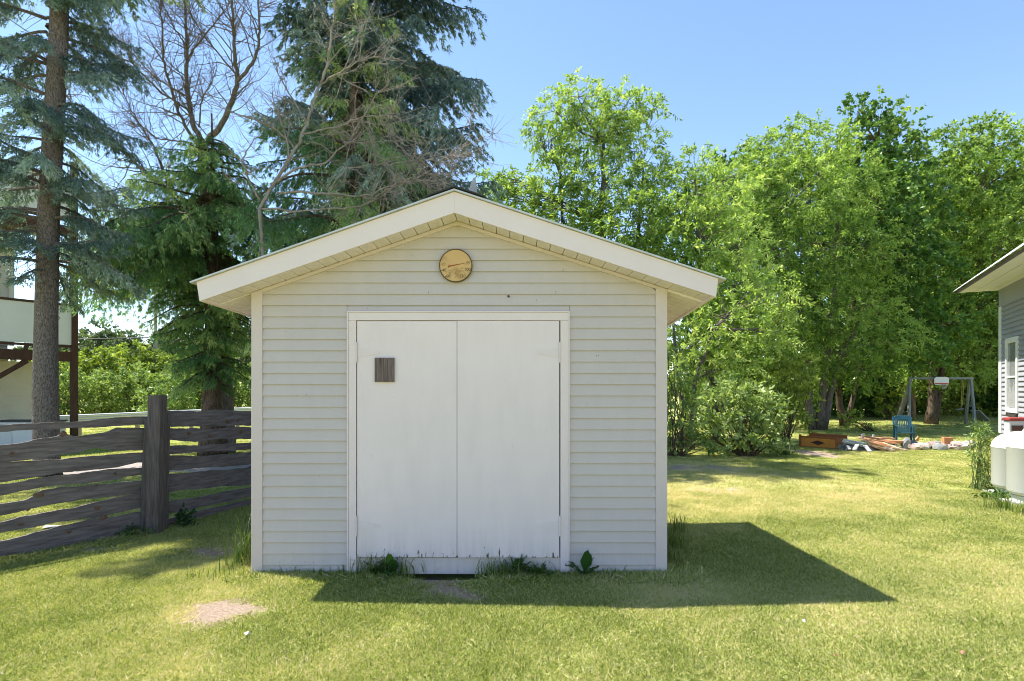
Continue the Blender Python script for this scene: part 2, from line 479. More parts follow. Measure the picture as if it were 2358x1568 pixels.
def scatter(n, y0, y1, margin=1.3, side=1.5):
    y = rng.uniform(y0 ** 2, y1 ** 2, n) ** .5
    x = rng.uniform(-1, 1, n) * (y * .92 * margin + side)
    return x, y
pts = []
for n, y0, y1, sc in ((24000, 1.2, 5.4, 1.0), (21000, 5.4, 9.0, 1.08), (20000, 9, 17, 1.3), (12000, 17, 32, 2.0)):
    x, y = scatter(n, y0, y1); pts.append(np.stack([x, y, np.full(n, sc)], 1))
G = np.concatenate(pts); x, y = G[:, 0], G[:, 1]
keep = (soil_at(x, y) < rng.uniform(.10, .92, len(x))) & (path_at(x, y) < .4)
inside = (x > -2.28) & (x < 1.34) & (y > 4.97) & (y < 7.2)
keep &= ~inside
keep &= ~((np.abs(x + .56) < .48) & (y > 4.72) & (y < 5.2))
G = G[keep]; x, y = G[:, 0], G[:, 1]
longg = np.clip(1 - np.abs(y - 4.93) / .16, 0, 1) * ((x > -2.4) & (x < 1.5)) + np.clip(1 - np.abs(x - 1.46) / .22, 0, 1) * ((y > 4.8) & (y < 7.3)) * .45
Y_f = np.clip(y, 0, 99)
longg += np.clip(1 - np.abs((x + 4.18) - (y - 6.55) * .66) / .35, 0, 1) * ((y < 6.6) & (y > 3.9)) * .9
lawn_e = bpy.data.meshes.new('grass_points')
P = np.stack([x, y, hgt(x, y)], 1)
lawn_e.vertices.add(len(P)); lawn_e.vertices.foreach_set('co', P.reshape(-1).astype(np.float32))
dry = dry_at(x, y) * .60 - .08 + rng.normal(size=len(x)) * .10 + (vnoise(x, y, 23, 31) - .5) * .22
for nm, val in (('dryness', dry), ('size', G[:, 2] * rng.uniform(.75, 1.25, len(x)) * (1 + 1.0 * longg) * (1 - .3 * soil_at(x, y))), ('turn', rng.uniform(0, 6.28, len(x)))):
    q = lawn_e.attributes.new(nm, 'FLOAT', 'POINT'); q.data.foreach_set('value', val.astype(np.float32))
q = lawn_e.attributes.new('pick', 'INT', 'POINT'); q.data.foreach_set('value', rng.integers(0, 6, len(x)).astype(np.int32))
grass = link('grass', lawn_e); tag(grass, kind='stuff')
ng = bpy.data.node_groups.new('grow_grass', 'GeometryNodeTree')
ng.interface.new_socket('Geometry', in_out='INPUT', socket_type='NodeSocketGeometry')
ng.interface.new_socket('Geometry', in_out='OUTPUT', socket_type='NodeSocketGeometry')
gi = ng.nodes.new('NodeGroupInput'); go = ng.nodes.new('NodeGroupOutput')
ip = ng.nodes.new('GeometryNodeInstanceOnPoints'); ci = ng.nodes.new('GeometryNodeCollectionInfo')
ci.inputs[0].default_value = tufts; ci.inputs['Separate Children'].default_value = True; ci.inputs['Reset Children'].default_value = True
def na(nm, tp='FLOAT'):
    n = ng.nodes.new('GeometryNodeInputNamedAttribute'); n.data_type = tp; n.inputs[0].default_value = nm; return n.outputs[0]
cx = ng.nodes.new('ShaderNodeCombineXYZ'); ng.links.new(na('turn'), cx.inputs[2])
ng.links.new(gi.outputs[0], ip.inputs['Points']); ng.links.new(ci.outputs[0], ip.inputs['Instance'])
ip.inputs['Pick Instance'].default_value = True
ng.links.new(na('pick', 'INT'), ip.inputs['Instance Index']); ng.links.new(cx.outputs[0], ip.inputs['Rotation']); ng.links.new(na('size'), ip.inputs['Scale'])
ng.links.new(ip.outputs[0], go.inputs[0])
grass.modifiers.new('grow_grass', 'NODES').node_group = ng

# worn paint on the doors
def worn(name, base, zlow, grime=(0.40, 0.37, 0.33)):
    m = bpy.data.materials.new(name); m.use_nodes = True; t = m.node_tree; b = t.nodes['Principled BSDF']; b.inputs['Roughness'].default_value = .45
    b.inputs['Specular IOR Level'].default_value = .3
    tc = t.nodes.new('ShaderNodeTexCoord'); sp = t.nodes.new('ShaderNodeSeparateXYZ'); t.links.new(tc.outputs['Object'], sp.inputs[0])
    def noi(sc, st, det=6):
        mp = t.nodes.new('ShaderNodeMapping'); mp.inputs['Scale'].default_value = st; t.links.new(tc.outputs['Object'], mp.inputs[0])
        n = t.nodes.new('ShaderNodeTexNoise'); n.inputs['Scale'].default_value = sc; n.inputs['Detail'].default_value = det; n.inputs['Roughness'].default_value = .65
        t.links.new(mp.outputs[0], n.inputs[0]); return n.outputs[0]
    def mth(op, a, c, clamp=False):
        n = t.nodes.new('ShaderNodeMath'); n.operation = op; n.use_clamp = clamp
        for i_, s_ in enumerate((a, c)):
            if isinstance(s_, (int, float)): n.inputs[i_].default_value = s_
            else: t.links.new(s_, n.inputs[i_])
        return n.outputs[0]
    def rng_(s_, a, c):
        n = t.nodes.new('ShaderNodeMapRange'); n.inputs[1].default_value = a; n.inputs[2].default_value = c; t.links.new(s_, n.inputs[0]); return n.outputs[0]
    def mx(f, a, c):
        n = t.nodes.new('ShaderNodeMix'); n.data_type = 'RGBA'
        for s_, i_ in ((a, 6), (c, 7)):
            if isinstance(s_, tuple): n.inputs[i_].default_value = (*s_, 1)
            else: t.links.new(s_, n.inputs[i_])
        t.links.new(f, n.inputs[0]); return n.outputs[2]
    c = mx(rng_(noi(1.2, (1, 1, 1), 3), .3, .7), base, tuple(v * 1.06 for v in base))
    c = mx(mth('MULTIPLY', rng_(noi(7, (1, 1, .25)), .45, .8), .35), c, tuple(v * .85 for v in base))
    low = rng_(sp.outputs[2], zlow + .42, zlow)             # 0 above, 1 at the foot
    g = mth('MULTIPLY', mth('POWER', low, 1.6), rng_(noi(14, (1, 1, .12)), .38, .72), True)
    c = mx(mth('MULTIPLY', g, .42), c, grime)
    chips = mth('ADD', noi(34, (1, 1, .22), 4), mth('MULTIPLY', mth('POWER', low, 5.0), .19))
    c = mx(rng_(chips, .725, .745), c, (.10, .085, .075))
    t.links.new(c, b.inputs['Base Color'])
    bp = t.nodes.new('ShaderNodeBump'); bp.inputs['Strength'].default_value = .12; bp.inputs['Distance'].default_value = .01
    t.links.new(noi(3, (1, 1, .3)), bp.inputs['Height']); t.links.new(bp.outputs[0], b.inputs['Normal'])
    return m
grimy_vinyl = worn('grimy_vinyl', (.535, .462, .44), -.02, (.36, .32, .28))
# ------------------------------------------------------------------ shed
YF, YW = 4.736, 5.0           # rake fascia plane, wall plane
AX, AZ = -0.487, 3.128        # apex of the roof's underside
SL, SR = 0.347, 0.322
XL, XR = -2.318, 1.380        # outer faces of the corner posts
def zr(x): return AZ - (SL * (AX - x) if x < AX else SR * (x - AX))
def xl_at(z): return AX - (AZ - z) / SL
def xr_at(z): return AX + (AZ - z) / SR
YB = 7.22                     # back end of the roof
shed = empty('garden_shed', (AX, 6.0, 0), 'cream vinyl sided garden shed with double white doors and a low gable roof', 'shed')

def siding(name, x0, x1, z0, z1, y, clip=None, material=None):
    material = material or grimy_vinyl
    "one lap: bottom edge proud, top tucked under the next"
    mb = MB(); zt = z1 + 0.004
    def ends(z):
        a, b_ = x0, x1
        if clip:
            a = max(a, xl_at(z)); b_ = min(b_, xr_at(z))
        return a, b_
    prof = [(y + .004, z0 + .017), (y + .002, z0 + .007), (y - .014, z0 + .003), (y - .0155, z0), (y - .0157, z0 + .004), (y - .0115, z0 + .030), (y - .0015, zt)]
    rows = []
    for (yy, zz) in prof:
        a, b_ = ends(zz)
        if b_ - a < .02: b_ = a + .02 if a < b_ else (a + b_) / 2 + .01; a = b_ - .02
        rows.append((a, b_, yy, zz))
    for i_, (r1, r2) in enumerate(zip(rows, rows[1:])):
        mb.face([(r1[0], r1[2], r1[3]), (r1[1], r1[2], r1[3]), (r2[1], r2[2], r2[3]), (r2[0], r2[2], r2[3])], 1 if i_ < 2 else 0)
    o = mb.build(name, [material, lap_shade], shed)
    return o
Z0, DZ = 0.071, 0.1005
jx0, jx1 = (801 - 1179) / 258, (1311 - 1179) / 258     # outside of the door casing
zh = EYE + (HY - 717) / 258                              # top of the casing
px0, px1 = XL + .098, XR - .102
k = -1
while True:
    z0 = Z0 + DZ * k; z1 = z0 + DZ
    if k == -1: z0 = -0.012
    if z0 > AZ - .03: break
    if z1 < zh + 0.02:
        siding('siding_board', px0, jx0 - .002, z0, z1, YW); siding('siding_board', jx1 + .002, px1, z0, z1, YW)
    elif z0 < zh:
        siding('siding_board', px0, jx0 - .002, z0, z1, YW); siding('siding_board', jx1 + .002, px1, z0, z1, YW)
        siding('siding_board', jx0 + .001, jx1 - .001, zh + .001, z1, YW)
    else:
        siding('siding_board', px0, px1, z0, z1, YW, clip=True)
    k += 1
# backing walls (sheathing) and the floor
mb = MB()
poly = [(XL + .03, 0.0), (XR - .03, 0.0), (XR - .03, zr(XR)), (AX, AZ), (XL + .03, zr(XL))]
mb.prism(poly, YW + .006, YW + .03)
mb.prism(poly, 6.95, 6.98)
mb.box(XL + .03, XL + .06, YW + .031, 6.949, 0, zr(XL) - .02); mb.box(XR - .06, XR - .03, YW + .031, 6.949, 0, zr(XR) - .02)
mb.build('sheathing', mat('sheathing_board', (.35, .28, .19), .8), shed)
mb = MB(); mb.box(XL + .08, XR - .08, YW + .12, 6.9, 0.0, 0.05); mb.build('floor', mat('floor_board', (.10, .08, .06), .9), shed)
mb = MB(); za, zb = zr(XL), zr(px0)
mb.prism([(XL, -.005), (px0, -.005), (px0, zb), (XL, za)], YW - .022, YW + .07); mb.build('corner_post', vinyl, shed, bevel=.003)
mb = MB(); mb.prism([(px1, .005), (XR, .020), (XR, zr(XR)), (px1, zr(px1))], YW - .022, YW + .07); mb.build('corner_post', vinyl, shed, bevel=.003)
for X in (XL, XR):
    s = -1 if X < 0 else 1
    mb = MB(); mb.box(min(X, X - s * .05), max(X, X - s * .05), 6.93, 7.02, 0, zr(X) - .02); mb.build('corner_post', vinyl, shed)
# side and rear siding
for X, s in ((XL + .022, -1), (XR - .022, 1)):
    kk = 0
    while Z0 + DZ * kk < zr(X) - .03:
        z0 = Z0 + DZ * kk if kk else 0.0; z1 = Z0 + DZ * (kk + 1)
        mb = MB()
        prof = [(X - s * .002, z0 + .008), (X + s * .013, z0), (X + s * .011, z0 + .03), (X, min(z1 + .006, zr(X)))]
        for a, c in zip(prof, prof[1:]):
            q = [(a[0], YW + .071, a[1]), (a[0], 6.929, a[1]), (c[0], 6.929, c[1]), (c[0], YW + .071, c[1])]
            mb.face(q if s > 0 else q[::-1])
        mb.build('siding_board', vinyl, shed); kk += 1
kk = 0
while Z0 + DZ * kk < AZ - .05:
    z0 = Z0 + DZ * kk; a = max(XL + .04, xl_at(z0 + DZ)); c = min(XR - .04, xr_at(z0 + DZ))
    if c - a > .1:
        mb = MB(); mb.face([(c, 6.995, z0), (a, 6.995, z0), (a, 6.983, z0 + DZ + .005), (c, 6.983, z0 + DZ + .005)]); mb.build('siding_board', vinyl, shed)
    kk += 1
# door casing
yc = YW - .030
cxl, cxr = (822 - 1179) / 258, (1290 - 1179) / 258
zdt = EYE + (HY - 738.5) / 258; zdb = EYE + (HY - 1281.5) / 258
mb = MB(); mb.box(jx0, jx0 + .013, yc - .006, YW + .004, .02, zh); mb.box(jx0 + .0135, cxl, yc, YW + .004, -.010, zdt - .001)
mb.build('door_casing', trimw, shed, bevel=.002)
mb = MB(); mb.box(jx1 - .013, jx1, yc - .006, YW + .004, .02, zh); mb.box(cxr, jx1 - .0135, yc, YW + .004, -.010, zdt - .001)
mb.build('door_casing', trimw, shed, bevel=.002)
mb = MB(); mb.box(jx0 + .0135, jx1 - .0135, yc, YW + .004, zdt, zh - .013); mb.box(jx0 + .0135, jx1 - .0135, yc - .006, YW + .004, zh - .0125, zh)
mb.build('door_header', trimw, shed, bevel=.002)
mb = MB(); mb.box(cxl + .001, cxr - .001, YW + .0, YW + .0055, 0.0, zdt); mb.build('door_rebate', dark, shed)
doorm = worn('worn_white_paint', (.745, .63, .635), zdb)
kickm = worn('worn_kick_board', (.60, .515, .495), -.05, (.33, .30, .27))
hingem = mat('painted_hinge', (.745, .63, .635), .5, (.72, .61, .61), 20, .4)
dsp = (1053 - 1179) / 258
for x0, x1, s in ((cxl + .008, dsp - .002, -1), (dsp + .002, cxr - .010, 1)):
    mb = MB(); zt = zdt - (.006 if s < 0 else .003)
    mb.box(x0, x1, YW - .026, YW - .002, zdb + (.0 if s < 0 else -.002), zt)
    dr = mb.build('door', doorm, shed, bevel=.002)
    for py in (812, 1209):
        zc = EYE + (HY - py) / 258; hx = x0 if s < 0 else x1; d = 1 if s < 0 else -1
        hb = MB()
        hb.tube([(hx - d * .004, YW - .036, zc - .09), (hx - d * .004, YW - .036, zc + .09)], .0075, 8)
        hb.prism([(hx + d * .004, zc - .045), (hx + d * .20, zc - .012), (hx + d * .20, zc + .014), (hx + d * .004, zc + .045)][::d], YW - .0305, YW - .0262)
        for q in (.03, .09, .16):
            hb.box(hx + d * q - .004, hx + d * q + .004, YW - .0325, YW - .0306, zc - .004, zc + .004)
        hg = hb.build('hinge', hingem); hg.parent = dr
        hg.matrix_parent_inverse = Matrix.Identity(4); hg.location = (0, 0, 0)
mb = MB(); mb.box(cxl + .001, cxr - .001, YW - .004, YW + .02, -.012, zdb - .008); mb.build('threshold_board', kickm, shed)
# rake fascia, eave fascia
th = .176
for s in (-1, 1):
    if s < 0: xe, ze, xt, zt = -2.643, zr(-2.643), -2.668, zr(-2.668) + th - .004
    else: xe, ze, xt, zt = 1.726, zr(1.726), 1.745, zr(1.745) + th - .012
    P = [(AX, AZ), (AX, AZ + th + .003), (xt, zt), (xe, ze)]
    mb = MB(); mb.prism(P if s < 0 else P[::-1], YF, YF + .022)
    mb.build('rake_fascia', trimw, shed, bevel=.0015)
    drp = -.05 if s < 0 else -.16          # the eaves sag towards the back
    mb = MB(); x0, x1 = (xe, xe + .03) if s < 0 else (xe - .03, xe)
    mb.hexa([(x0, YF + .023, ze), (x1, YF + .023, ze + .002), (x1, YB, ze + drp), (x0, YB, ze + drp),
             (x0, YF + .023, ze + .15), (x1, YF + .023, ze + .15), (x1, YB, ze + .15 + drp), (x0, YB, ze + .15 + drp)])
    mb.build('eave_fascia', trimw, shed)
    # side soffit: ribbed panels that slope with the roof
    xa = XL if s < 0 else XR; n = 24; L = (YB - YW - .0) / n
    for i in range(n):
        y0 = YW + i * L; y1 = y0 + L - .012
        f0 = (y0 - YF) / (YB - YF); f1 = (y1 - YF) / (YB - YF)
        zi = zr(xa) + .004; zo = ze + .012
        mb = MB()
        mb.hexa([(xa, y0, zi + drp * f0), (x0 if s > 0 else x1, y0, zo + drp * f0), (x0 if s > 0 else x1, y1, zo + drp * f1), (xa, y1, zi + drp * f1),
                 (xa, y0, zi + .02 + drp * f0), (x0 if s > 0 else x1, y0, zo + .02 + drp * f0), (x0 if s > 0 else x1, y1, zo + .02 + drp * f1), (xa, y1, zi + .02 + drp * f1)])
        mb.build('soffit_panel', soffm, shed)
    # front soffit panels between fascia and wall
    px = AX; wpan = .117
    while abs(px - AX) < abs(xe - AX) - .02:
        nx = px + s * wpan
        if (nx - xe) * s > 0: nx = xe
        a, c = (nx, px) if s < 0 else (px, nx)
        mb = MB(); g = .007
        lift = .004
        a1, c1 = a + g / 2, c - g / 2
        mb.hexa([(a1, YF + .024, zr(a1) + lift), (c1, YF + .024, zr(c1) + lift), (c1, YW - .003, zr(c1) + lift), (a1, YW - .003, zr(a1) + lift),
                 (a1, YF + .024, zr(a1) + .02), (c1, YF + .024, zr(c1) + .02), (c1, YW - .003, zr(c1) + .02), (a1, YW - .003, zr(a1) + .02)])
        # ribs of the vented part
        for r_ in range(5):
            xx = a1 + (c1 - a1) * (.12 + .15 * r_)
            mb.hexa([(xx, YF + .026, zr(xx) + .0015), (xx + .006, YF + .026, zr(xx + .006) + .0015), (xx + .006, YW - .004, zr(xx + .006) + .0015), (xx, YW - .004, zr(xx) + .0015),
                     (xx, YF + .026, zr(xx) + lift - .0005), (xx + .006, YF + .026, zr(xx + .006) + lift - .0005), (xx + .006, YW - .004, zr(xx + .006) + lift - .0005), (xx, YW - .004, zr(xx) + lift - .0005)])
        mb.build('soffit_panel', soffm, shed); px = nx
    # dark void above the soffit grooves
    mb = MB(); xo = xe + .02 * -s
    mb.hexa([(AX, YF + .024, AZ + .024), (xo, YF + .024, zr(xo) + .024), (xo, YB, zr(xo) + .024 + drp), (AX, YB, AZ + .024),
             (AX, YF + .024, AZ + .05), (xo, YF + .024, zr(xo) + .05), (xo, YB, zr(xo) + .05 + drp), (AX, YB, AZ + .05)])
    mb.build('roof_deck', mat('soffit_channel', (.52, .46, .46), .8), shed)
    # trim under the soffit on the wall
    xb = px0 if s < 0 else px1
    P = [(AX, AZ - .001), (xb, zr(xb) - .001), (xb, zr(xb) - .031), (AX, AZ - .033)]
    mb = MB(); mb.prism(P if s < 0 else P[::-1], YW - .026, YW + .003); mb.build('gable_trim', vinyl, shed)
    # roof sheet with its bright edge
    xo = -2.712 if s < 0 else 1.800; zo = zr(xo) + th - (.002 if s < 0 else .010)
    mb = MB(); zc = AZ + th + .006
    mb.hexa([(AX, YF - .024, zc), (xo, YF - .024, zo), (xo, YB + .03, zo + drp), (AX, YB + .03, zc),
             (AX, YF - .024, zc + .015), (xo, YF - .024, zo + .013), (xo, YB + .03, zo + .013 + drp), (AX, YB + .03, zc + .015)])
    mb.build('roof_sheet', mat('painted_roof_metal', (.60, .60, .61), .42, (.45, .45, .46), 5, .5, metal=.2), shed)
    # dark ridge cap shingles
    y = YF - .035; i = 0
    while y < YB:
        ln = .30; xo = AX + s * (.265 if s > 0 else .255); zz = AZ + th + .022 + .002 * (i % 2)
        mb = MB(); dz = (SL if s < 0 else SR) * abs(xo - AX)
        mb.hexa([(AX, y, zz + .010), (xo, y, zz - dz + .010), (xo, y + ln, zz - dz), (AX, y + ln, zz),
                 (AX, y, zz + .022), (xo, y, zz - dz + .020), (xo, y + ln, zz - dz + .008), (AX, y + ln, zz + .010)])
        mb.build('ridge_shingle', mat('black_shingle', (.030, .032, .033), .8, (.07, .07, .072), 60, .5, bump=.5), shed)
        y += ln - .06; i += 1
# grey cone-shaped vent cap on the far side of the ridge
vent = MB(); bx, by, bz = (1090 - 1179) / FD * 5.0, 5.0, zr(-.35) + th + .01
vent.hexa([(bx - .09, by - .06, bz - .03), (bx + .055, by - .06, bz - .05), (bx + .055, by + .08, bz - .05), (bx - .09, by + .08, bz - .03),
           (bx + .0, by - .02, bz + .245), (bx + .02, by - .02, bz + .25), (bx + .02, by + .03, bz + .245), (bx + .0, by + .03, bz + .24)])
vent.build('roof_vent', mat('grey_felt', (.26, .26, .27), .85, (.38, .38, .39), 25, .5, bump=.6), shed)
# small dark vent plug in the siding
plug = MB(); c = at(1171, 683, YW); plug.lathe([(0, 0), (.010, 0), (.010, .012), (0, .014)], n=12)
po = plug.build('screw_plug', mat('rusty_plug', (.09, .05, .045), .7)); po.parent = shed; po.rotation_euler = (R(90), 0, 0); po.location = Vector((c.x, YW - .008, c.z)) - shed.location

# ------------------------------------------------------------------ round thermometer on the gable
tcn = at(1049.6, 612, YW - .03)
ther = empty('wall_thermometer', tcn, 'round yellowed dial thermometer hanging high on the gable of the shed', 'thermometer')
facem = mat('yellowed_dial', (.64, .42, .19), .45, (.56, .34, .135), 9, .5, col3=(.22, .13, .035), scale3=6, t3=(.55, .75))
rimm = mat('tarnished_rim', (.13, .085, .030), .4, metal=.5)
mb = MB(); mb.lathe([(0, .0), (.140, .0), (.1405, .001)], n=48); o = mb.build('dial_face', facem, ther, world=False); o.rotation_euler = (R(90), 0, 0); o.location = (0, -.012, 0)
mb = MB(); mb.lathe([(.139, .0), (.140, .005), (.1455, .005), (.1475, .001), (.1475, -.022), (.05, -.030), (0, -.030)], n=48)
o = mb.build('rim', rimm, ther, world=False, smooth=True); o.rotation_euler = (R(90), 0, 0); o.location = (0, -.012, 0)
inkm = mat('faded_ink', (.05, .035, .018), .7); inkf = mat('very_faded_ink', (.20, .13, .045), .7)
def lettering(s_, x, z, size, material, y, name='numeral', parent=None, rz=0):
    cu = bpy.data.curves.new(name, 'FONT'); cu.body = s_; cu.size = size; cu.align_x = 'CENTER'; cu.align_y = 'CENTER'; cu.extrude = 0.0004
    tmp = bpy.data.objects.new('tmp', cu); COL.objects.link(tmp)
    dg = bpy.context.evaluated_depsgraph_get(); me = bpy.data.meshes.new_from_object(tmp.evaluated_get(dg))
    bpy.data.objects.remove(tmp)
    me.materials.clear(); me.materials.append(material)
    o = link(name, me, parent); o.rotation_euler = (R(90), rz, 0); o.location = (x, y, z)
    return o
sc_ = 1 / 9.432 / 1.3028 / 258
for s_, zx, zy, sz, m_ in (('-20', 748, 695, .034, inkf), ('-40', 770, 862, .036, inkm), ('-60', 882, 1028, .038, inkm), ('120', 1295, 1025, .038, inkm),
                           ('100', 1437, 842, .038, inkm), ('80', 1462, 642, .034, inkf), ('C', 1100, 945, .018, inkm), ('F', 1095, 1070, .018, inkm),
                           ('-50', 950, 868, .014, inkf), ('-40', 925, 920, .012, inkf), ('40', 1240, 872, .014, inkf), ('30', 1282, 800, .014, inkf)):
    lettering(s_, (zx - 1108) * sc_, -(zy - 728) * sc_, sz, m_, -.0128, parent=ther)
tk = MB()
for ang in (196, 216, 237, 323, 344, 4):
    a = R(ang); tk.bar((math.cos(a) * .072, -.0131, math.sin(a) * .072), (math.cos(a) * .115, -.0131, math.sin(a) * .115), .0012, .0008, up=(0, 1, 0))
tk.build('tick_marks', inkf, ther, world=False)
nb = MB(); n0 = ((915 - 1108) * sc_, -(752 - 728) * sc_); n1 = ((1400 - 1108) * sc_, -(655 - 728) * sc_)
nb.hexa([(n0[0], -.016, n0[1] - .006), (n1[0], -.016, n1[1] - .001), (n1[0], -.0145, n1[1] - .001), (n0[0], -.0145, n0[1] - .006),
         (n0[0], -.016, n0[1] + .006), (n1[0], -.016, n1[1] + .001), (n1[0], -.0145, n1[1] + .001), (n0[0], -.0145, n0[1] + .006)])
nb.bar((n0[0] - .004, -.0150, n0[1] - .012), (n0[0] + .004, -.0150, n0[1] + .012), .008, .001, up=(0, 1, 0))
nb.build('needle', mat('faded_red_needle', (.34, .085, .02), .5), ther, world=False)

# ------------------------------------------------------------------ weathered plaque on the left door
pa, pb = at(863.5, 824, YW - .03), at(908.6, 879.5, YW - .03)
pq = empty('wooden_plaque', ((pa.x + pb.x) / 2, YW - .028, (pa.z + pb.z) / 2), 'small weathered brown board plaque fixed on the left shed door', 'plaque')
pwm = mat('plaque_wood', (.075, .050, .045), .85, (.26, .20, .18), 16, .4, stretch=(5, 5, .25), bump=.8, bscale=20)
wq = (pb.x - pa.x); hq = (pa.z - pb.z)
for i in range(3):
    mb = MB(); x0 = -wq / 2 + wq / 3 * i; mb.box(x0 + .0008, x0 + wq / 3 - .0008, -.020 - .0015 * (i % 2), 0, -hq / 2, hq / 2)
    mb.build('plank', pwm, pq, world=False, bevel=.0015)

# ------------------------------------------------------------------ live-edge board fence
PA = Vector((-4.13, 6.55, 0))
LEFT_END = Vector((-6.05, 3.65, 0)); L0 = Vector((-5.0, 5.25, 0))       # L0: where the photo's left edge cuts the fence line
RIGHT_END = Vector((-3.30, 9.2, 0)); R0 = Vector((-3.66, 7.9, 0))
fence = empty('board_fence', PA, 'grey weathered fence of wavy live-edge boards left of the shed', 'fence')
def fz(zy, Y): return EYE - (921.1 + zy * .4127 - HY) * Y / FD
def live_board(p0, p1, tops, bots, name='board', seed=0, thick=.026):
    "tops/bots: (fraction along, z) pairs; wavy sawn edges"
    d = (p1 - p0); Lh = d.length; d.normalize(); nrm = Vector((d.y, -d.x, 0)) * thick / 2
    N = int(Lh / .025) + 2
    def edge(lst, t, ph, amp):
        for (a, za), (b_, zb_) in zip(lst, lst[1:]):
            if t <= b_ or (b_, zb_) == lst[-1]:
                u = (t - a) / (b_ - a) if b_ > a else 0
                uu = min(max(u, -1), 2)
                if 0 <= uu <= 1: uu = uu * uu * (3 - 2 * uu) * .6 + uu * .4
                z = za + (zb_ - za) * uu; break
        s_ = t * Lh
        return z + amp * (noise.noise(Vector((s_ * 2.6, ph, 0))) * .018 + noise.noise(Vector((s_ * 9, ph, 3))) * .008 + noise.noise(Vector((s_ * 30, ph, 5))) * .004)
    V = []; F = []
    for i in range(N):
        t = i / (N - 1); p = p0 + d * (t * Lh)
        zt = edge(tops, t, seed * 3.7, 1); zb_ = edge(bots, t, seed * 3.7 + 40, 1)
        bow = noise.noise(Vector((t * 2, seed, 9))) * .012
        q = p + nrm.normalized() * bow
        V += [q + nrm + Vector((0, 0, zb_)), q + nrm * .8 + Vector((0, 0, zt)), q - nrm + Vector((0, 0, zt)), q - nrm + Vector((0, 0, zb_))]
    for i in range(N - 1):
        a = i * 4; b_ = a + 4
        for k in range(4):
            k2 = (k + 1) % 4; F.append((a + k, b_ + k, b_ + k2, a + k2))
    F += [(0, 1, 2, 3), (4 * N - 1, 4 * N - 2, 4 * N - 3, 4 * N - 4)]
    mb = MB(); mb.v = [tuple(v) for v in V]; mb.f = F; mb.m = [0] * len(F)
    o = mb.build(name, fencem, fence)
    return o
# left section: fraction 0 at the post, 1 at L0 (photo's edge), runs on out of frame
def mk(lst, x_a, x_b, pa_, pb_):
    "survey points (zx, zy) -> (fraction, z)"
    out = []
    for zx, zy in lst:
        px = zx * .4127
        # intersect ray with fence line
        k_ = (px - 1179) / FD; dx = pb_.x - pa_.x; dy = pb_.y - pa_.y
        f = (k_ * pa_.y - pa_.x) / (dx - k_ * dy); Y = pa_.y + dy * f
        out.append((f, fz(zy, Y)))
    return out
LB = [([(815, 90), (620, 96), (380, 118), (0, 137)], [(815, 137), (640, 146), (380, 158), (0, 186)]),
      ([(815, 155), (660, 156), (580, 182), (420, 197), (345, 182), (320, 203), (0, 252)], [(815, 285), (680, 285), (530, 268), (410, 298), (0, 350)]),
      ([(810, 287), (400, 318), (0, 352)], [(810, 345), (640, 378), (400, 405), (0, 462)]),
      ([(808, 373), (640, 382), (400, 410), (0, 466)], [(808, 415), (720, 425), (640, 452), (250, 490), (0, 535)]),
      ([(805, 445), (560, 462), (240, 492), (140, 548), (0, 572)], [(805, 512), (560, 545), (350, 580), (0, 648)]),
      ([(800, 512), (540, 565), (400, 597), (150, 645), (0, 682)], [(800, 600), (560, 650), (330, 685), (0, 742)]),
      ([(795, 622), (640, 650), (570, 646), (380, 690), (0, 782)], [(795, 712), (560, 790), (300, 840), (0, 880)])]
ext = 1.9
def extend(lst, target):
    (a, za), (b_, zb_) = lst[-2], lst[-1]
    return lst + [(target, zb_ + (zb_ - za) / (b_ - a) * (target - b_) * .3)]
def slim(T, B):
    return [(f_, z_ - .006) for f_, z_ in T], [(f_, z_ + .006) for f_, z_ in B]
for i, (tp, bt) in enumerate(LB):
    T = mk(tp, 815, 0, PA, LEFT_END); B = mk(bt, 815, 0, PA, LEFT_END)
    T = extend(T, 1.0); B = extend(B, 1.0)
    T, B = slim(T, B); live_board(PA, LEFT_END, T, B, seed=i + 1)
RB = [([(925, 58), (1200, 56), (1408, 54)], [(925, 128), (960, 150), (1200, 146), (1408, 142)]),
      ([(925, 157), (1050, 150), (1180, 160), (1320, 150), (1408, 150)], [(925, 225), (1120, 236), (1260, 218), (1408, 222)]),
      ([(925, 250), (1150, 248), (1408, 233)], [(925, 302), (1150, 292), (1408, 278)]),
      ([(925, 312), (1150, 306), (1408, 290)], [(925, 397), (1150, 380), (1408, 360)]),
      ([(922, 412), (1150, 392), (1408, 370)], [(922, 524), (1040, 500), (1150, 495), (1408, 470)]),
      ([(922, 562), (1050, 548), (1240, 512), (1408, 482)], [(922, 632), (1040, 622), (1240, 572), (1408, 540)]),
      ([(922, 668), (1040, 634), (1240, 585), (1408, 548)], [(922, 735), (1150, 690), (1408, 655)])]
for i, (tp, bt) in enumerate(RB):
    T = mk(tp, 925, 1408, PA, RIGHT_END); B = mk(bt, 925, 1408, PA, RIGHT_END)
    T = extend(T, 1.0); B = extend(B, 1.0)
    T, B = slim(T, B); live_board(PA, RIGHT_END, T, B, seed=i + 21)
ptop = EYE - (910 - HY) * 6.4 / FD
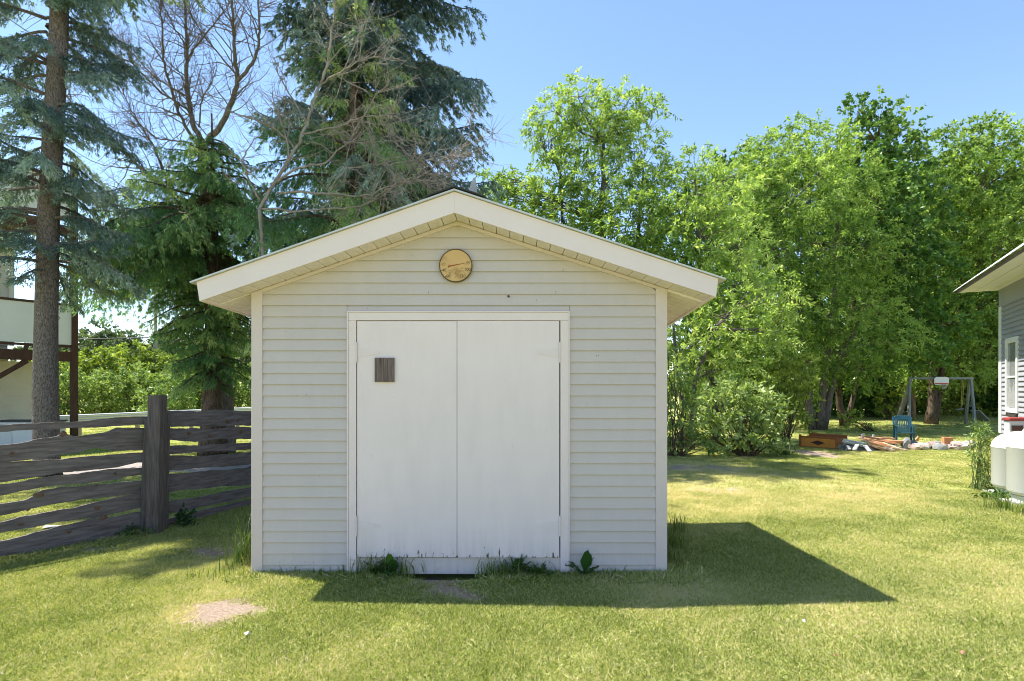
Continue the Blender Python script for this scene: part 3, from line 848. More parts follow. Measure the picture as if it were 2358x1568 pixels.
# the main post, checked and slightly leaning, with slabs nailed to its sides
def post_at(c, wd, dp, z1, name, lean=(0, 0), rz=0.0, jag=.01):
    mb = MB(); N = 10; V = []; F = []
    prof = [(-.5, -.42), (-.42, -.5), (.42, -.5), (.5, -.42), (.5, .42), (.42, .5), (-.42, .5), (-.5, .42)]
    for i in range(N + 1):
        t = i / N; z = -.05 + (z1 + .05) * t; cx_ = c[0] + lean[0] * t + noise.noise(Vector((t * 3, c[0] * 7, 0))) * jag; cy_ = c[1] + lean[1] * t
        for (a, b_) in prof:
            k_ = 1 + noise.noise(Vector((a * 9, b_ * 9, t * 4 + c[0]))) * .08
            x_ = a * wd * k_; y_ = b_ * dp * k_
            V.append((cx_ + x_ * math.cos(rz) - y_ * math.sin(rz), cy_ + x_ * math.sin(rz) + y_ * math.cos(rz), z))
    n = 8
    for i in range(N):
        for k_ in range(n):
            F.append((i * n + k_, i * n + (k_ + 1) % n, (i + 1) * n + (k_ + 1) % n, (i + 1) * n + k_))
    F.append(tuple(range(N * n, N * n + n)))
    mb.v = V; mb.f = F; mb.m = [0] * len(F)
    return mb.build(name, postm, fence)
post_at((-4.05, 6.36), .140, .15, ptop, 'post', lean=(.03, 0))
post_at((-4.19, 6.42), .085, .13, 1.30, 'post_slab', lean=(.05, 0))
post_at((-4.015, 6.46), .035, .12, 1.38, 'post_slab', lean=(.03, 0))
post_at((-6.1, 3.55), .18, .17, 1.4, 'post'); post_at((-3.30, 9.25), .18, .17, 1.45, 'post')
# knots: proud dark discs on a few boards
knm = mat('knot_wood', (.06, .035, .025), .85, (.24, .15, .10), 40, .5, bump=.5)
for zx, zy, r_, sec in ((65, 295, .020, 0), (215, 530, .034, 0), (155, 608, .016, 0), (350, 190, .028, 0), (540, 600, .026, 0), (575, 655, .030, 0), (640, 410, .014, 0), (380, 735, .024, 0),
                        (535, 475, .014, 0), (115, 690, .02, 0), (1050, 185, .026, 1), (1165, 200, .026, 1), (1340, 175, .034, 1), (1100, 550, .012, 1), (1265, 118, .030, 1), (1325, 112, .022, 1)):
    e_ = LEFT_END if sec == 0 else RIGHT_END; px = zx * .4127; k_ = (px - 1179) / FD; dx = e_.x - PA.x; dy = e_.y - PA.y
    f = (k_ * PA.y - PA.x) / (dx - k_ * dy); p = PA + (e_ - PA) * f; z = fz(zy, p.y); d = (e_ - PA).normalized(); nr = Vector((d.y, -d.x, 0))
    if nr.dot(-p) < 0: nr = -nr
    c = p + nr * .016 + Vector((0, 0, z)); mb = MB(); n = 14; ring = []; ring2 = []; ctr = c + nr * .006
    for k in range(n):
        a = 2 * math.pi * k / n; rr = r_ * (1 + .15 * math.sin(2 * a + zx))
        ring.append(c - nr * .008 + d * math.cos(a) * rr * 1.3 + Vector((0, 0, math.sin(a) * rr))); ring2.append(c + nr * .002 + d * math.cos(a) * rr * 1.0 + Vector((0, 0, math.sin(a) * rr * .75)))
    for k in range(n):
        k2 = (k + 1) % n; mb.face([ring[k], ring[k2], ring2[k2], ring2[k]]); mb.face([ring2[k], ring2[k2], ctr])
    mb.build('knot', knm, fence)

# ------------------------------------------------------------------ cream house with a brown balcony frame, far left
cream = mat('cream_siding', (.68, .64, .56), .6, (.60, .56, .47), 2.5, .5, bump=.05)
creamt = mat('cream_trim', (.72, .70, .64), .6)
panelw = mat('white_balcony_panel', (.72, .74, .76), .5, (.66, .68, .70), 2, .5)
brown = mat('brown_painted_wood', (.050, .024, .018), .6, (.085, .042, .030), 8, .4, stretch=(1, 1, .3))
C0 = Vector((-13.3, 17.0, 0)); U = Vector((-.53, -.85, 0)).normalized(); NB = Vector((-U.y, U.x, 0)); NB = Vector((-.85, .53, 0)).normalized()
lh = empty('cream_house', (-15.0, 17.6, 0), 'cream sided house with brown balcony frame behind the blue spruce at the left edge', 'house')
wc = Vector((-14.95, 17.60, 0)); wu = Vector((-1.32, 17.13 - 18.33, 0)).normalized()
def obox(mb, p, u, n, a0, a1, b0, b1, z0, z1, mi=0):
    "box in a frame: a along u, b along n"
    q = lambda a, b_, z: p + u * a + n * b_ + Vector((0, 0, z))
    pts = [q(a0, b0, z0), q(a1, b0, z0), q(a1, b1, z0), q(a0, b1, z0), q(a0, b0, z1), q(a1, b0, z1), q(a1, b1, z1), q(a0, b1, z1)]
    mb.hexa(pts, mi)
CAMN = -NB   # outward
def wallboards(root, p, u, nrm, a0, a1, z0, z1, dz, material, name='siding_board', holes=(), proud=.02):
    z = z0
    while z < z1 - .01:
        zt = min(z + dz, z1); spans = [(a0, a1)]
        for (ha, hb, hz0, hz1) in holes:
            if z < hz1 and zt > hz0:
                ns = []
                for (s0, s1) in spans:
                    if hb <= s0 or ha >= s1: ns.append((s0, s1)); continue
                    if ha - s0 > .02: ns.append((s0, ha))
                    if s1 - hb > .02: ns.append((hb, s1))
                spans = ns
        for s0, s1 in spans:
            mb = MB()
            q = lambda a, off, zz: p + u * a + nrm * off + Vector((0, 0, zz))
            prof = [(0.0, z + .006), (proud, z), (proud * .9, z + dz * .2), (proud * .1, zt + .004)]
            for c1, c2 in zip(prof, prof[1:]): mb.face([q(s0, *c1), q(s1, *c1), q(s1, *c2), q(s0, *c2)])
            mb.build(name, material, root)
        z += dz
WO = C0 + NB * 1.75
wallboards(lh, WO, U, CAMN, .34, 7, .35, 2.45, .26, cream)
wallboards(lh, WO, U, CAMN, 1.02, 7, 2.95, 8.6, .26, cream)
for a_, za_, zb_ in ((.36, 0, 2.45), (1.04, 2.46, 8.6)):
    mb = MB(); obox(mb, WO, U, -CAMN, a_, 7, .02, 5, za_, zb_); mb.build('wall', cream, lh)
mb = MB(); obox(mb, WO, U, CAMN, .18, .335, -.1, .05, 0.05, 2.5); mb.build('corner_board', creamt, lh)
mb = MB(); obox(mb, WO, U, CAMN, .90, 1.015, -.02, .05, 2.95, 8.6); mb.build('corner_board', creamt, lh)
mb = MB(); obox(mb, WO, U, CAMN, .34, 7, .0, .04, .02, .34); mb.build('foundation', mat('pale_foundation', (.55, .53, .50), .8), lh)
for zf in (2.46, 6.25):
    mb = MB(); obox(mb, C0, U, NB, -.08, 7, -.06, .09, zf, zf + .28); mb.build('beam', brown, lh)
    mb = MB(); obox(mb, C0, U, NB, 0, 7, .1, 1.75, zf + .20, zf + .30); mb.build('balcony_floor', brown, lh)
    mb = MB(); obox(mb, C0, U, NB, .06, 7, -.03, -.01, zf + .50, zf + 1.66); mb.build('balcony_panel', panelw, lh)
    mb = MB(); obox(mb, C0, U, NB, 0, 7, -.06, .03, zf + 1.665, zf + 1.73); mb.build('handrail', brown, lh)
    mb = MB(); obox(mb, C0, U, NB, 0, 7, -.05, .02, zf + .42, zf + .49); mb.build('bottom_rail', brown, lh)
    for a in (1.1, 2.0): 
        mb = MB(); obox(mb, C0, U, NB, a, a + .09, -.04, .05, zf + .285, zf + .415); mb.build('spacer', brown, lh)
mb = MB(); obox(mb, C0, U, NB, -.09, .07, -.07, .09, 0, 8.5); mb.build('balcony_post', brown, lh)
mb = MB(); obox(mb, C0, U, NB, 4.9, 5.05, -.07, .09, 0, 8.5); mb.build('balcony_post', brown, lh)
mb = MB(); a = C0 + U * 1.12 + Vector((0, 0, 2.44)); b_ = C0 + U * 2.7 + Vector((0, 0, 1.25)); mb.bar(a, b_, .1, .12); mb.build('brace', brown, lh)
mb = MB(); obox(mb, WO, U, CAMN, 1.75, 1.95, .03, .10, 1.68, 1.74); mb.build('hose_tap', mat('dark_metal', (.06, .05, .05), .5), lh)
hs = MB(); q0 = WO + U * 1.75 + CAMN * .09 + Vector((0, 0, 1.69)); hs.tube([q0, q0 + U * .5 + Vector((0, 0, -.08)), q0 + U * 1.2 + Vector((0, 0, -.06)), q0 + U * 2.2 + Vector((0, 0, -.1))], .018, 6)
hs.build('pipe', mat('dark_metal', (.06, .05, .05), .5), lh)
# white bins against that wall
binm = mat('white_bin_plastic', (.70, .71, .69), .4); lidm = mat('dark_lid', (.05, .05, .055), .5)
for i, (px, wpx, lab) in enumerate(((52, 54, 'tall white plastic bin with a dark lid beside the cream house wall, fully seen'),
                                    (104, 24, 'tall white plastic bin with a dark lid half hidden by the spruce trunk'), (8, 40, 'tall white plastic bin with a dark lid cut by the left photo edge'))):
    Y = 15.2 + .1 * i; c = at(px, HY, Y); wd = wpx / FD * Y if i != 1 else .42; zt = EYE - (972 - HY) / FD * Y
    bn = empty('storage_bin', (c.x, Y, 0), lab, 'bin', 'white bins by the cream house')
    mb = MB(); x0, x1 = c.x - wd / 2, c.x + wd / 2; mb.hexa([(x0 + .03, Y + .03, 0), (x1 - .03, Y + .03, 0), (x1 - .03, Y + .45, 0), (x0 + .03, Y + .45, 0), (x0, Y, zt), (x1, Y, zt), (x1, Y + .48, zt), (x0, Y + .48, zt)])
    mb.build('bin_body', binm, bn, bevel=.015)
    mb = MB(); mb.box(x0 - .02, x1 + .02, Y - .02, Y + .5, zt + .002, zt + .05); mb.build('lid', lidm, bn, bevel=.01)
    mb = MB(); mb.box(c.x - .12, c.x + .12, Y - .012, Y - .002, zt - .17, zt - .07); mb.build('handle', lidm, bn, bevel=.01)

# ------------------------------------------------------------------ pole, wires, guard rail
polem = mat('pole_wood', (.26, .23, .20), .9, (.38, .35, .31), 12, .5, stretch=(1, 1, .2))
cpole = at(358, HY, 43)
up = empty('utility_pole', (cpole.x, 43, 0), 'grey wooden utility pole beyond the fence under the drooping spruce boughs', 'utility pole')
mb = MB(); mb.tube([(cpole.x, 43, -.2), (cpole.x, 43, 5), (cpole.x, 43, 10.5)], [.15, .13, .10], 12); mb.build('pole', polem, up, smooth=True)
mb = MB(); mb.bar((cpole.x - .1, 42.8, 4.9), (cpole.x - 1.5, 42.6, 4.95), .12, .16); mb.build('splice_case', mat('black_cable', (.02, .02, .022), .6), up)
blk = mat('black_cable', (.02, .02, .022), .6); gw = mat('grey_wire', (.45, .45, .46), .5)
def wire(pa_, pb_, r_, material, label, sag=.3):
    a = Vector(pa_); b_ = Vector(pb_); mb = MB(); P = []
    for i in range(25):
        t = i / 24; p = a.lerp(b_, t); p.z -= sag * 4 * t * (1 - t); P.append(p)
    mb.tube(P, r_, 5); o = mb.build('wire', material); tag(o, label, 'wire'); return o
wire(at(-200, 765, 44), at(358, 776, 43), .035, blk, 'thick black cable running left from the utility pole')
wire(at(358, 779, 43), at(900, 815, 60), .03, blk, 'black cable running right from the utility pole behind the boughs')
wire(at(-200, 728, 44), at(358, 738, 43), .014, blk, 'thin upper wire running left from the utility pole')
wire(at(-30, 5, 9), at(300, 165, 16), .009, gw, 'thin pale wire slanting through the top of the blue spruce')
wire(at(820, 95, 20), at(1300, 560, 24), .012, blk, 'thin dark wire slanting down behind the shed roof peak', sag=.1)
rail = empty('guard_rail', at(240, HY, 19) - Vector((0, 0, EYE)), 'long white metal guard rail beyond the fence', 'guard rail')
mb = MB()
za = EYE - (960 - HY) / FD * 17.5; a = at(130, 960, 17.5); b_ = at(620, 938, 24)
for dz in (0, -.075, -.15): mb.tube([a + Vector((0, 0, dz)), b_ + Vector((0, 0, dz))], .045, 8)
mb.build('rail', mat('galvanised_rail', (.62, .64, .66), .45, metal=.2), rail)
for t_ in (.07, .3, .55, .8):
    p = a.lerp(b_, t_); mb = MB(); mb.box(p.x - .05, p.x + .05, p.y + .06, p.y + .16, 0, p.z - .02); mb.build('rail_post', polem, rail)
yg = gnd(475, 1100); mk_ = MB(); p0 = at(507, 990, 20); p1 = at(512, 900, 20)
mk_.tube([(p0.x, 20, 0), (p0.x + .03, 20, .8), (p1.x - .06, 20, 1.75)], .012, 6)
tag(mk_.build('marker_rod', mat('yellow_rod', (.55, .48, .05), .5)), 'thin yellow marker rod standing beyond the fence', 'rod')

# ------------------------------------------------------------------ conifers
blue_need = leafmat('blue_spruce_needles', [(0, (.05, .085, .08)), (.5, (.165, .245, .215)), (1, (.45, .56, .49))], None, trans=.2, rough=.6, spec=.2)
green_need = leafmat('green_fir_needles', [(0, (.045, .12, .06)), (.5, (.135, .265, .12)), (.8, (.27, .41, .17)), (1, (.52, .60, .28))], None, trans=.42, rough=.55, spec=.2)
def conifer(name, base, H, z0, z1, rad, bark, needles, label, tr=(.22, .05), step=.32, per=5, droop=.25, hang=.35, bare=.35, tw=(.14, .028),
            dens=1.0, tint=(.25, .65), dead_below=None, skip=0.0, sub=.10, azim=None, bright=.0, trunk_pts=None, group=None, rnseed=1, kn=11, zcut=99, lopside=0.0):
    rd = random.Random(rnseed)
    base = Vector(base); e = empty(name, base, label, 'tree', group)
    mb = MB(); P = []; RR = []
    for i in range(26):
        t = i / 25; z = H * t
        off = Vector((math.sin(t * 5 + rnseed), math.cos(t * 4), 0)) * .05
        P.append(base + Vector((0, 0, z)) + off * (t > 0)); RR.append(max(.02, tr[0] * (1 - t) ** .8 * (1 + .35 * math.exp(-z * 2.2)) + .0))
    if trunk_pts: P = [Vector(p) for p in trunk_pts[0]]; RR = trunk_pts[1]
    mb.tube(P, RR, 14, jit=.04); mb.build('trunk', bark, e, smooth=True)
    lb = MB(); CP = []; CD = []; CT = []; CL = []
    z = z0
    while z < z1:
        for _ in range(per):
            if rd.random() < skip: continue
            az = rd.uniform(0, 2 * math.pi)
            if azim and not azim(az, z) and rd.random() < .6: continue
            zz = z + rd.uniform(-.15, .15) ; Rr = rad(zz) * (rd.uniform(.5, 1.0) if rd.random() < .45 else rd.uniform(.9, 1.15)) * (1 - lopside * max(0, -math.cos(az))); dr_ = droop * rd.uniform(.35, 1.5)
            if Rr < .2: continue
            h = Vector((math.cos(az), math.sin(az), 0)); p = base + Vector((0, 0, zz)); pts = [p]
            n = 8; side = Vector((-h.y, h.x, 0)); bend = rd.uniform(-.15, .15)
            for i in range(1, n + 1):
                t = i / n
                dz = .10 * Rr * t - dr_ * Rr * t * t * 1.5 + .55 * Rr * max(0, t - .65) ** 2 + .05 * Rr * math.sin(t * 7 + az * 9) * t
                pts.append(p + h * (Rr * t) + side * (bend * Rr * t * t) + Vector((0, 0, dz)))
            r0 = .018 + .010 * Rr
            lb.tube(pts, [r0 * (1 - .8 * i / n) for i in range(n + 1)], 5, cap=False)
            bt = rd.uniform(tint[0], tint[1]); s_ = bare * rd.uniform(.6, 1.1)
            live = not (dead_below and zz < dead_below(az))
            m = int(Rr / sub)
            for j in range(m):
                t = (j + .5) / m
                f = t * n; i0 = min(int(f), n - 1); q = pts[i0].lerp(pts[i0 + 1], f - i0)
                ax = (pts[i0 + 1] - pts[i0]).normalized()
                for sd_ in (-1, 1):
                    L2 = Rr * .34 * (1 - t * .55) * rd.uniform(.6, 1.2)
                    d2 = (side * sd_ * rd.uniform(.6, 1) + ax * .75 + Vector((0, 0, -hang * rd.uniform(.3, 1.6)))).normalized()
                    if t < s_ or not live:
                        if rd.random() < .5:
                            q2 = q + d2 * L2 * .7
                            lb.tube([q, q + d2 * L2 * .35 + Vector((0, 0, -.02)), q2 + Vector((0, 0, -.06))], [.006, .004, .002], 3, cap=False)
                        continue
                    k2 = max(2, int(L2 / .075 * dens))
                    for a in range(k2):
                        u = (a + rd.random()) / k2
                        CP.append(q + d2 * L2 * u + Vector((0, 0, -hang * .5 * L2 * u * u))); CD.append(d2 + Vector((0, 0, -hang * .6)))
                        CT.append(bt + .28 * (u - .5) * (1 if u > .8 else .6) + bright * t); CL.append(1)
        z += step
    lb.build('branch', bark, e)
    C = np.array([tuple(c) for c in CP]); D = np.array([tuple(c) for c in CD]); T = np.array(CT)
    k = kn
    n = len(C) * k
    P = np.repeat(C, k, 0) + rng.normal(size=(n, 3)) * .022
    Dd = unit(np.repeat(unit(D), k, 0) + rng.normal(size=(n, 3)) * .36)
    L = tw[0] * rng.uniform(.5, 1.25, n); W = tw[1] * rng.uniform(.7, 1.3, n); TT = np.clip(np.repeat(T, k) + rng.normal(size=n) * .12, 0, 1)
    up_ = P[:, 2] > zcut                       # boughs above the picture: coarser sprays
    keep = ~up_ | (rng.random(n) < .45); W = np.where(up_, W * 3.0, W); L = np.where(up_, L * 1.5, L)
    P, Dd, L, W, TT = P[keep], Dd[keep], L[keep], W[keep], TT[keep]
    S = unit(np.cross(Dd, rng.normal(size=P.shape))) * W[:, None] / 2
    V = np.stack([P - S, P + S, P + Dd * L[:, None]], 1)
    o = link('crown', tris_mesh('crown', V, TT, needles), e); o.location = -base
    return e
# near blue spruce on the left; unseen upper crown widened to shade the lawn
bs = Vector((-8.72, 10.5, 0))
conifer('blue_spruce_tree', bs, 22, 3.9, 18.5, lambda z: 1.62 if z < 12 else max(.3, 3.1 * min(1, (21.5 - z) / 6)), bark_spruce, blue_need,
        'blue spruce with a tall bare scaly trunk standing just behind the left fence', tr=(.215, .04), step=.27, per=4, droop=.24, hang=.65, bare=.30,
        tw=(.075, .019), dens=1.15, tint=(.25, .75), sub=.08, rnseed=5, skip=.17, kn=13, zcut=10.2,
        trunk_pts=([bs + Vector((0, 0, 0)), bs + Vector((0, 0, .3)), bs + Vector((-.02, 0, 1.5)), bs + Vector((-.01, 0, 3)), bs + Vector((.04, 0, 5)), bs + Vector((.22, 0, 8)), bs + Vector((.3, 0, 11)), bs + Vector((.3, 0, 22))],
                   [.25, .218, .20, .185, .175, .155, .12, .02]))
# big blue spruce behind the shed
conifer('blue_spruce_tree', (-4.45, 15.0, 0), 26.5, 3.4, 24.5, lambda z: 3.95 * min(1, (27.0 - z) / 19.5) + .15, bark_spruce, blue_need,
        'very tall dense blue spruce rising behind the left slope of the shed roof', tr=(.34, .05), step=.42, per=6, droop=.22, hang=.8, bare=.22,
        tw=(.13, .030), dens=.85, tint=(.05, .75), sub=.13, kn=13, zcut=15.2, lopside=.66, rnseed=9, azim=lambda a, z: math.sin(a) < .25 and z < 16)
# green spruce in front of it, lighter shoots
conifer('green_spruce_tree', (-3.35, 12.0, 0), 11.2, 2.6, 10.9, lambda z: 2.35 * min(1, (11.8 - z) / 6.0) , bark_brown, green_need,
        'light green spruce in front of the tall blue spruce behind the shed', tr=(.18, .03), step=.34, per=5, droop=.30, hang=.8, bare=.22,
        tw=(.11, .020), dens=.95, tint=(.4, 1.0), sub=.11, rnseed=13, skip=.2)
# dark green spruce whose boughs droop to the fence
conifer('green_spruce_tree', (-7.38, 13.8, 0), 8.4, 1.9, 7.9, lambda z: (3.0 if z > 4.9 else 1.0 + max(0, z - 2.6) * .35) * min(1, (8.3 - z) / 2.9), bark_brown, green_need,
        'dark green spruce with low drooping boughs behind the fence beside the shed', tr=(.25, .03), step=.21, per=7, droop=.30, hang=.85, bare=.20,
        tw=(.11, .021), dens=.95, tint=(.3, .85), sub=.115, rnseed=17)

# ------------------------------------------------------------------ leafless trees
def bare_tree(name, root, label, limbs, bark, lv=(12, 7), seed=1, r_t=.006, subL=(.5, 1.7), bend=.25, z_on=0.2):
    rd = random.Random(seed); e = empty(name, root, label, 'tree', 'leafless trees behind the shed'); tb = MB(); lb = MB(); tw = MB()
    for idx, (pts, r0, r1) in enumerate(limbs):
        P = []
        for a, b_ in zip(pts, pts[1:]):
            a = Vector(a); b_ = Vector(b_)
            for k in range(4): P.append(a.lerp(b_, k / 4) + Vector((rd.uniform(-1, 1), rd.uniform(-1, 1), rd.uniform(-1, 1))) * .018)
        P.append(Vector(pts[-1])); n = len(P) - 1
        (tb if idx == 0 else lb).tube(P, [r0 + (r1 - r0) * i / n for i in range(n + 1)], 12 if idx == 0 else 7, cap=True, jit=.05)
        if idx == 0: continue
        Ltot = sum((b_ - a).length for a, b_ in zip(P, P[1:]))
        for j in range(int(lv[0] * Ltot / 2.2)):
            t = rd.uniform(z_on, 1); f = t * n; i0 = min(int(f), n - 1); q = P[i0].lerp(P[i0 + 1], f - i0); ax = (P[i0 + 1] - P[i0]).normalized()
            d = (ax * .8 + Vector((rd.gauss(0, 1), rd.gauss(0, 1), rd.gauss(0, .8)))* .7).normalized(); L = rd.uniform(*subL) * (1.15 - .5 * t)
            m = 6; Q = [q]; dd = d.copy()
            for k in range(m):
                dd = (dd + Vector((rd.gauss(0, 1), rd.gauss(0, 1), rd.gauss(0, 1))) * .16 + Vector((0, 0, bend * .1))).normalized(); Q.append(Q[-1] + dd * L / m)
            rr = min(.012, .35 * (r0 + (r1 - r0) * t)) + .004
            tw.tube(Q, [rr * (1 - .72 * k / m) for k in range(m + 1)], 4, cap=False)
            for _ in range(lv[1]):
                t2 = rd.uniform(.15, 1); k0 = min(int(t2 * m), m - 1); s = Q[k0].lerp(Q[k0 + 1], t2 * m - k0)
                d3 = (dd * .5 + Vector((rd.gauss(0, 1), rd.gauss(0, 1), rd.gauss(0, 1))) * .6).normalized(); L3 = rd.uniform(.12, .5)
                s2 = s + d3 * L3 * .5; s3 = s2 + (d3 + Vector((rd.gauss(0, 1), rd.gauss(0, 1), rd.gauss(0, 1))) * .25).normalized() * L3 * .5
                tw.tube([s, s2, s3], [r_t * .75, r_t * .55, r_t * .3], 3, cap=False)
    tb.build('trunk', bark, e, smooth=True); lb.build('limb', bark, e, smooth=True); tw.build('twig', bark, e)
    return e
z1 = .3426
def A(lst, Y0, Y1=None):
    Y1 = Y0 if Y1 is None else Y1; n = len(lst) - 1
    return [at(x * z1, y * z1, Y0 + (Y1 - Y0) * i / max(1, n)) for i, (x, y) in enumerate(lst)]
TY = 14.4
tr_ = [Vector((at(527, HY, TY).x, TY, -.05)), at(524, 960, TY), at(508, 760, TY), at(485, 560, TY), at(470, 400, TY), at(465, 335, TY)]
limbs = [(tr_, .185, .13),
         (A([(1375, 960), (1470, 870), (1560, 680), (1600, 540), (1580, 400), (1570, 200), (1560, 0), (1550, -200)], TY, 13.3), .11, .025),
         (A([(1600, 540), (1700, 430), (1740, 300), (1745, 180), (1730, 0), (1720, -150)], 13.5, 13), .06, .02),
         (A([(1360, 960), (1300, 830), (1270, 720), (1255, 540), (1250, 300), (1245, 0), (1240, -200)], TY, 14.4), .10, .025),
         (A([(1350, 1000), (1290, 920), (1200, 760), (1130, 540), (1095, 400), (1090, 200), (1080, 60), (1070, -80)], TY, 14.6), .065, .018),
         (A([(1390, 1400), (1260, 1380), (1150, 1290), (1000, 1180), (850, 1040), (700, 910), (560, 780), (440, 640), (380, 560)], TY, 13.0), .075, .018),
         (A([(1390, 1480), (1260, 1460), (1180, 1330), (1100, 1150), (1040, 1000), (960, 860), (880, 740), (800, 560)], TY, 13.6), .055, .015),
         (A([(1370, 990), (1310, 960), (1200, 950), (1050, 930), (960, 850), (860, 845)], TY, 13.5), .035, .010),
         (A([(1290, 760), (1260, 730), (1080, 620), (960, 500), (880, 420), (700, 330), (500, 250)], TY, 13.2), .045, .012),
         (A([(1255, 640), (1050, 530), (900, 370), (720, 260)], 14.2, 14.8), .035, .010),
         (A([(1250, 430), (1290, 340), (1430, 180), (1540, 20), (1600, -90)], 14.3, 14.6), .035, .012),
         (A([(1390, 1500), (1230, 1440), (1110, 1375), (960, 1350), (760, 1250)], TY, 13.3), .04, .010),
         (A([(1250, 300), (1180, 200), (1100, 40), (1060, -60)], 14.4, 14.6), .03, .012),
         (A([(1580, 490), (1440, 330), (1340, 200), (1260, 60), (1230, 0)], 13.4, 14), .03, .010),
         (A([(1340, 860), (1350, 700), (1370, 640), (1430, 540), (1460, 440)], TY, 13.8), .03, .010),
         (A([(980, 1560), (900, 1480), (800, 1400), (720, 1330)], 14.4, 14), .02, .008)]
limbs = [limbs[0]] + [(a_, b_ * .72, c_ * .7) for a_, b_, c_ in limbs[1:]]
bare_tree('leafless_tree', (at(527, HY, TY).x, TY, 0), 'leafless tree with a forked trunk rising out of the dark green spruce', limbs, bark_mat('twig_bark', (0.12, 0.10, 0.085), (0.27, 0.23, 0.195)), lv=(24, 9), seed=4)
z4 = 1 / 2.24 / 1.3028
def B4(lst, Y0, Y1=None):
    Y1 = Y0 if Y1 is None else Y1; n = len(lst) - 1
    return [at((700 + x / 2.24) / 1.3028, y * z4, Y0 + (Y1 - Y0) * i / max(1, n)) for i, (x, y) in enumerate(lst)]
DY = 9.9; b0 = at(640, HY, DY)
limbs = [([Vector((b0.x, DY, -.05)), Vector((b0.x - .1, DY, 2.0))] + B4([(180, 1400), (300, 1180), (420, 1000), (500, 830), (530, 690), (590, 560)], DY), .034, .021),
         (B4([(590, 560), (640, 420), (655, 250), (680, 60), (690, -60)], DY), .04, .015),
         (B4([(590, 560), (700, 500), (820, 420), (960, 380), (1080, 330)], DY, 9.1), .03, .008),
         (B4([(250, 1240), (430, 1130), (620, 1090), (780, 950), (850, 820), (960, 640), (1050, 560)], DY, 9.3), .035, .010),
         (B4([(480, 900), (600, 870), (740, 840), (850, 790), (960, 778), (1110, 795)], DY, 9.1), .03, .008),
         (B4([(300, 1290), (500, 1290), (640, 1300), (800, 1315), (930, 1310), (1040, 1250), (1180, 1220), (1300, 1160), (1400, 1070), (1500, 1040)], DY, 8.8), .035, .010),
         (B4([(200, 1400), (420, 1420), (700, 1400), (860, 1390), (1010, 1290), (1130, 1230), (1290, 1215), (1440, 1210)], DY, 8.9), .030, .008),
         (B4([(330, 1150), (380, 1050), (350, 900), (300, 760), (260, 620)], DY, 9.8), .035, .010),
         (B4([(180, 1350), (100, 1200), (60, 1080), (120, 960), (200, 860)], DY, 9.7), .03, .008),
         (B4([(420, 1000), (300, 880), (150, 800), (0, 760), (-150, 700)], DY, 9.9), .03, .008),
         (B4([(500, 830), (420, 700), (330, 560), (280, 430)], DY, 9.9), .03, .008),
         (B4([(740, 950), (880, 955), (1060, 950), (1180, 940)], 9.3, 9.1), .016, .006),
         (B4([(640, 1280), (760, 1130), (920, 1110), (1090, 1100), (1250, 1080), (1460, 1040)], 9.3, 8.9), .018, .006),
         (B4([(1380, 1090), (1520, 1010), (1620, 950), (1690, 912), (1750, 928)], 8.9, 8.8), .010, .004),
         (B4([(850, 400), (860, 250), (820, 100)], 9.4), .015, .006)]
limbs = [limbs[0]] + [(a_, b_ * .62, c_ * .7) for a_, b_, c_ in limbs[1:]]
bare_tree('leafless_tree', (b0.x, DY, 0), 'dead grey-limbed tree whose bare boughs spread over the shed roof ridge', limbs, bark_dead, lv=(17, 8), seed=8, subL=(.35, 1.1), r_t=.0048, bend=-.1)

# ------------------------------------------------------------------ broadleaf trees on the right
elder = leafmat('box_elder_leaves', [(0, (.06, .125, .028)), (.5, (.235, .345, .085)), (.85, (.38, .50, .155)), (1, (.48, .54, .21))], None, trans=.48, rough=.55, tcol=1.4, spec=.2)
maple = leafmat('maple_leaves', [(0, (.03, .08, .018)), (.5, (.12, .23, .055)), (.9, (.24, .37, .09)), (1, (.38, .47, .12))], None, trans=.42, rough=.45, tcol=1.3)
willow = leafmat('hedge_leaves', [(0, (.05, .10, .025)), (.5, (.18, .27, .075)), (1, (.38, .47, .19))], None, trans=.38, rough=.45)
yellowg = leafmat('yellow_green_leaves', [(0, (.08, .13, .02)), (.5, (.24, .32, .06)), (1, (.42, .47, .11))], None, trans=.42, rough=.5)
farleaf = leafmat('far_leaves', [(0, (.06, .095, .045)), (.5, (.14, .19, .09)), (1, (.25, .31, .16))], None, trans=.35, rough=.6)
def BL(lst, Y):
    "(px, py, rx, ry[, dY]) -> world blobs"
    out = []
    for q in lst:
        px, py, rx, ry = q[:4]; dY = q[4] if len(q) > 4 else 0
        c = at(px, py, Y + dY); s_ = (Y + dY) / FD
        out.append((tuple(c), (rx * s_, max(rx * s_ * .8, ry * s_ * .7), ry * s_)))
    return out
def TR(lst, Y, g0=True):
    n = len(lst); out = []
    for i, q in enumerate(lst):
        p = at(q[0], q[1], Y + (q[2] if len(q) > 2 else 0))
        if i == 0 and g0: p.z = -.05
        out.append(tuple(p))
    return out
GT = 'broadleaf trees along the right treeline'
def BT(label, Y, px, trunks, blobs, material, bark, **k):
    b = at(px, HY, Y); return broadleaf('broadleaf_tree', (b.x, Y, 0), [(TR(t_, Y), r0, r1) for t_, r0, r1 in trunks], BL(blobs, Y), material, bark, label, **k)
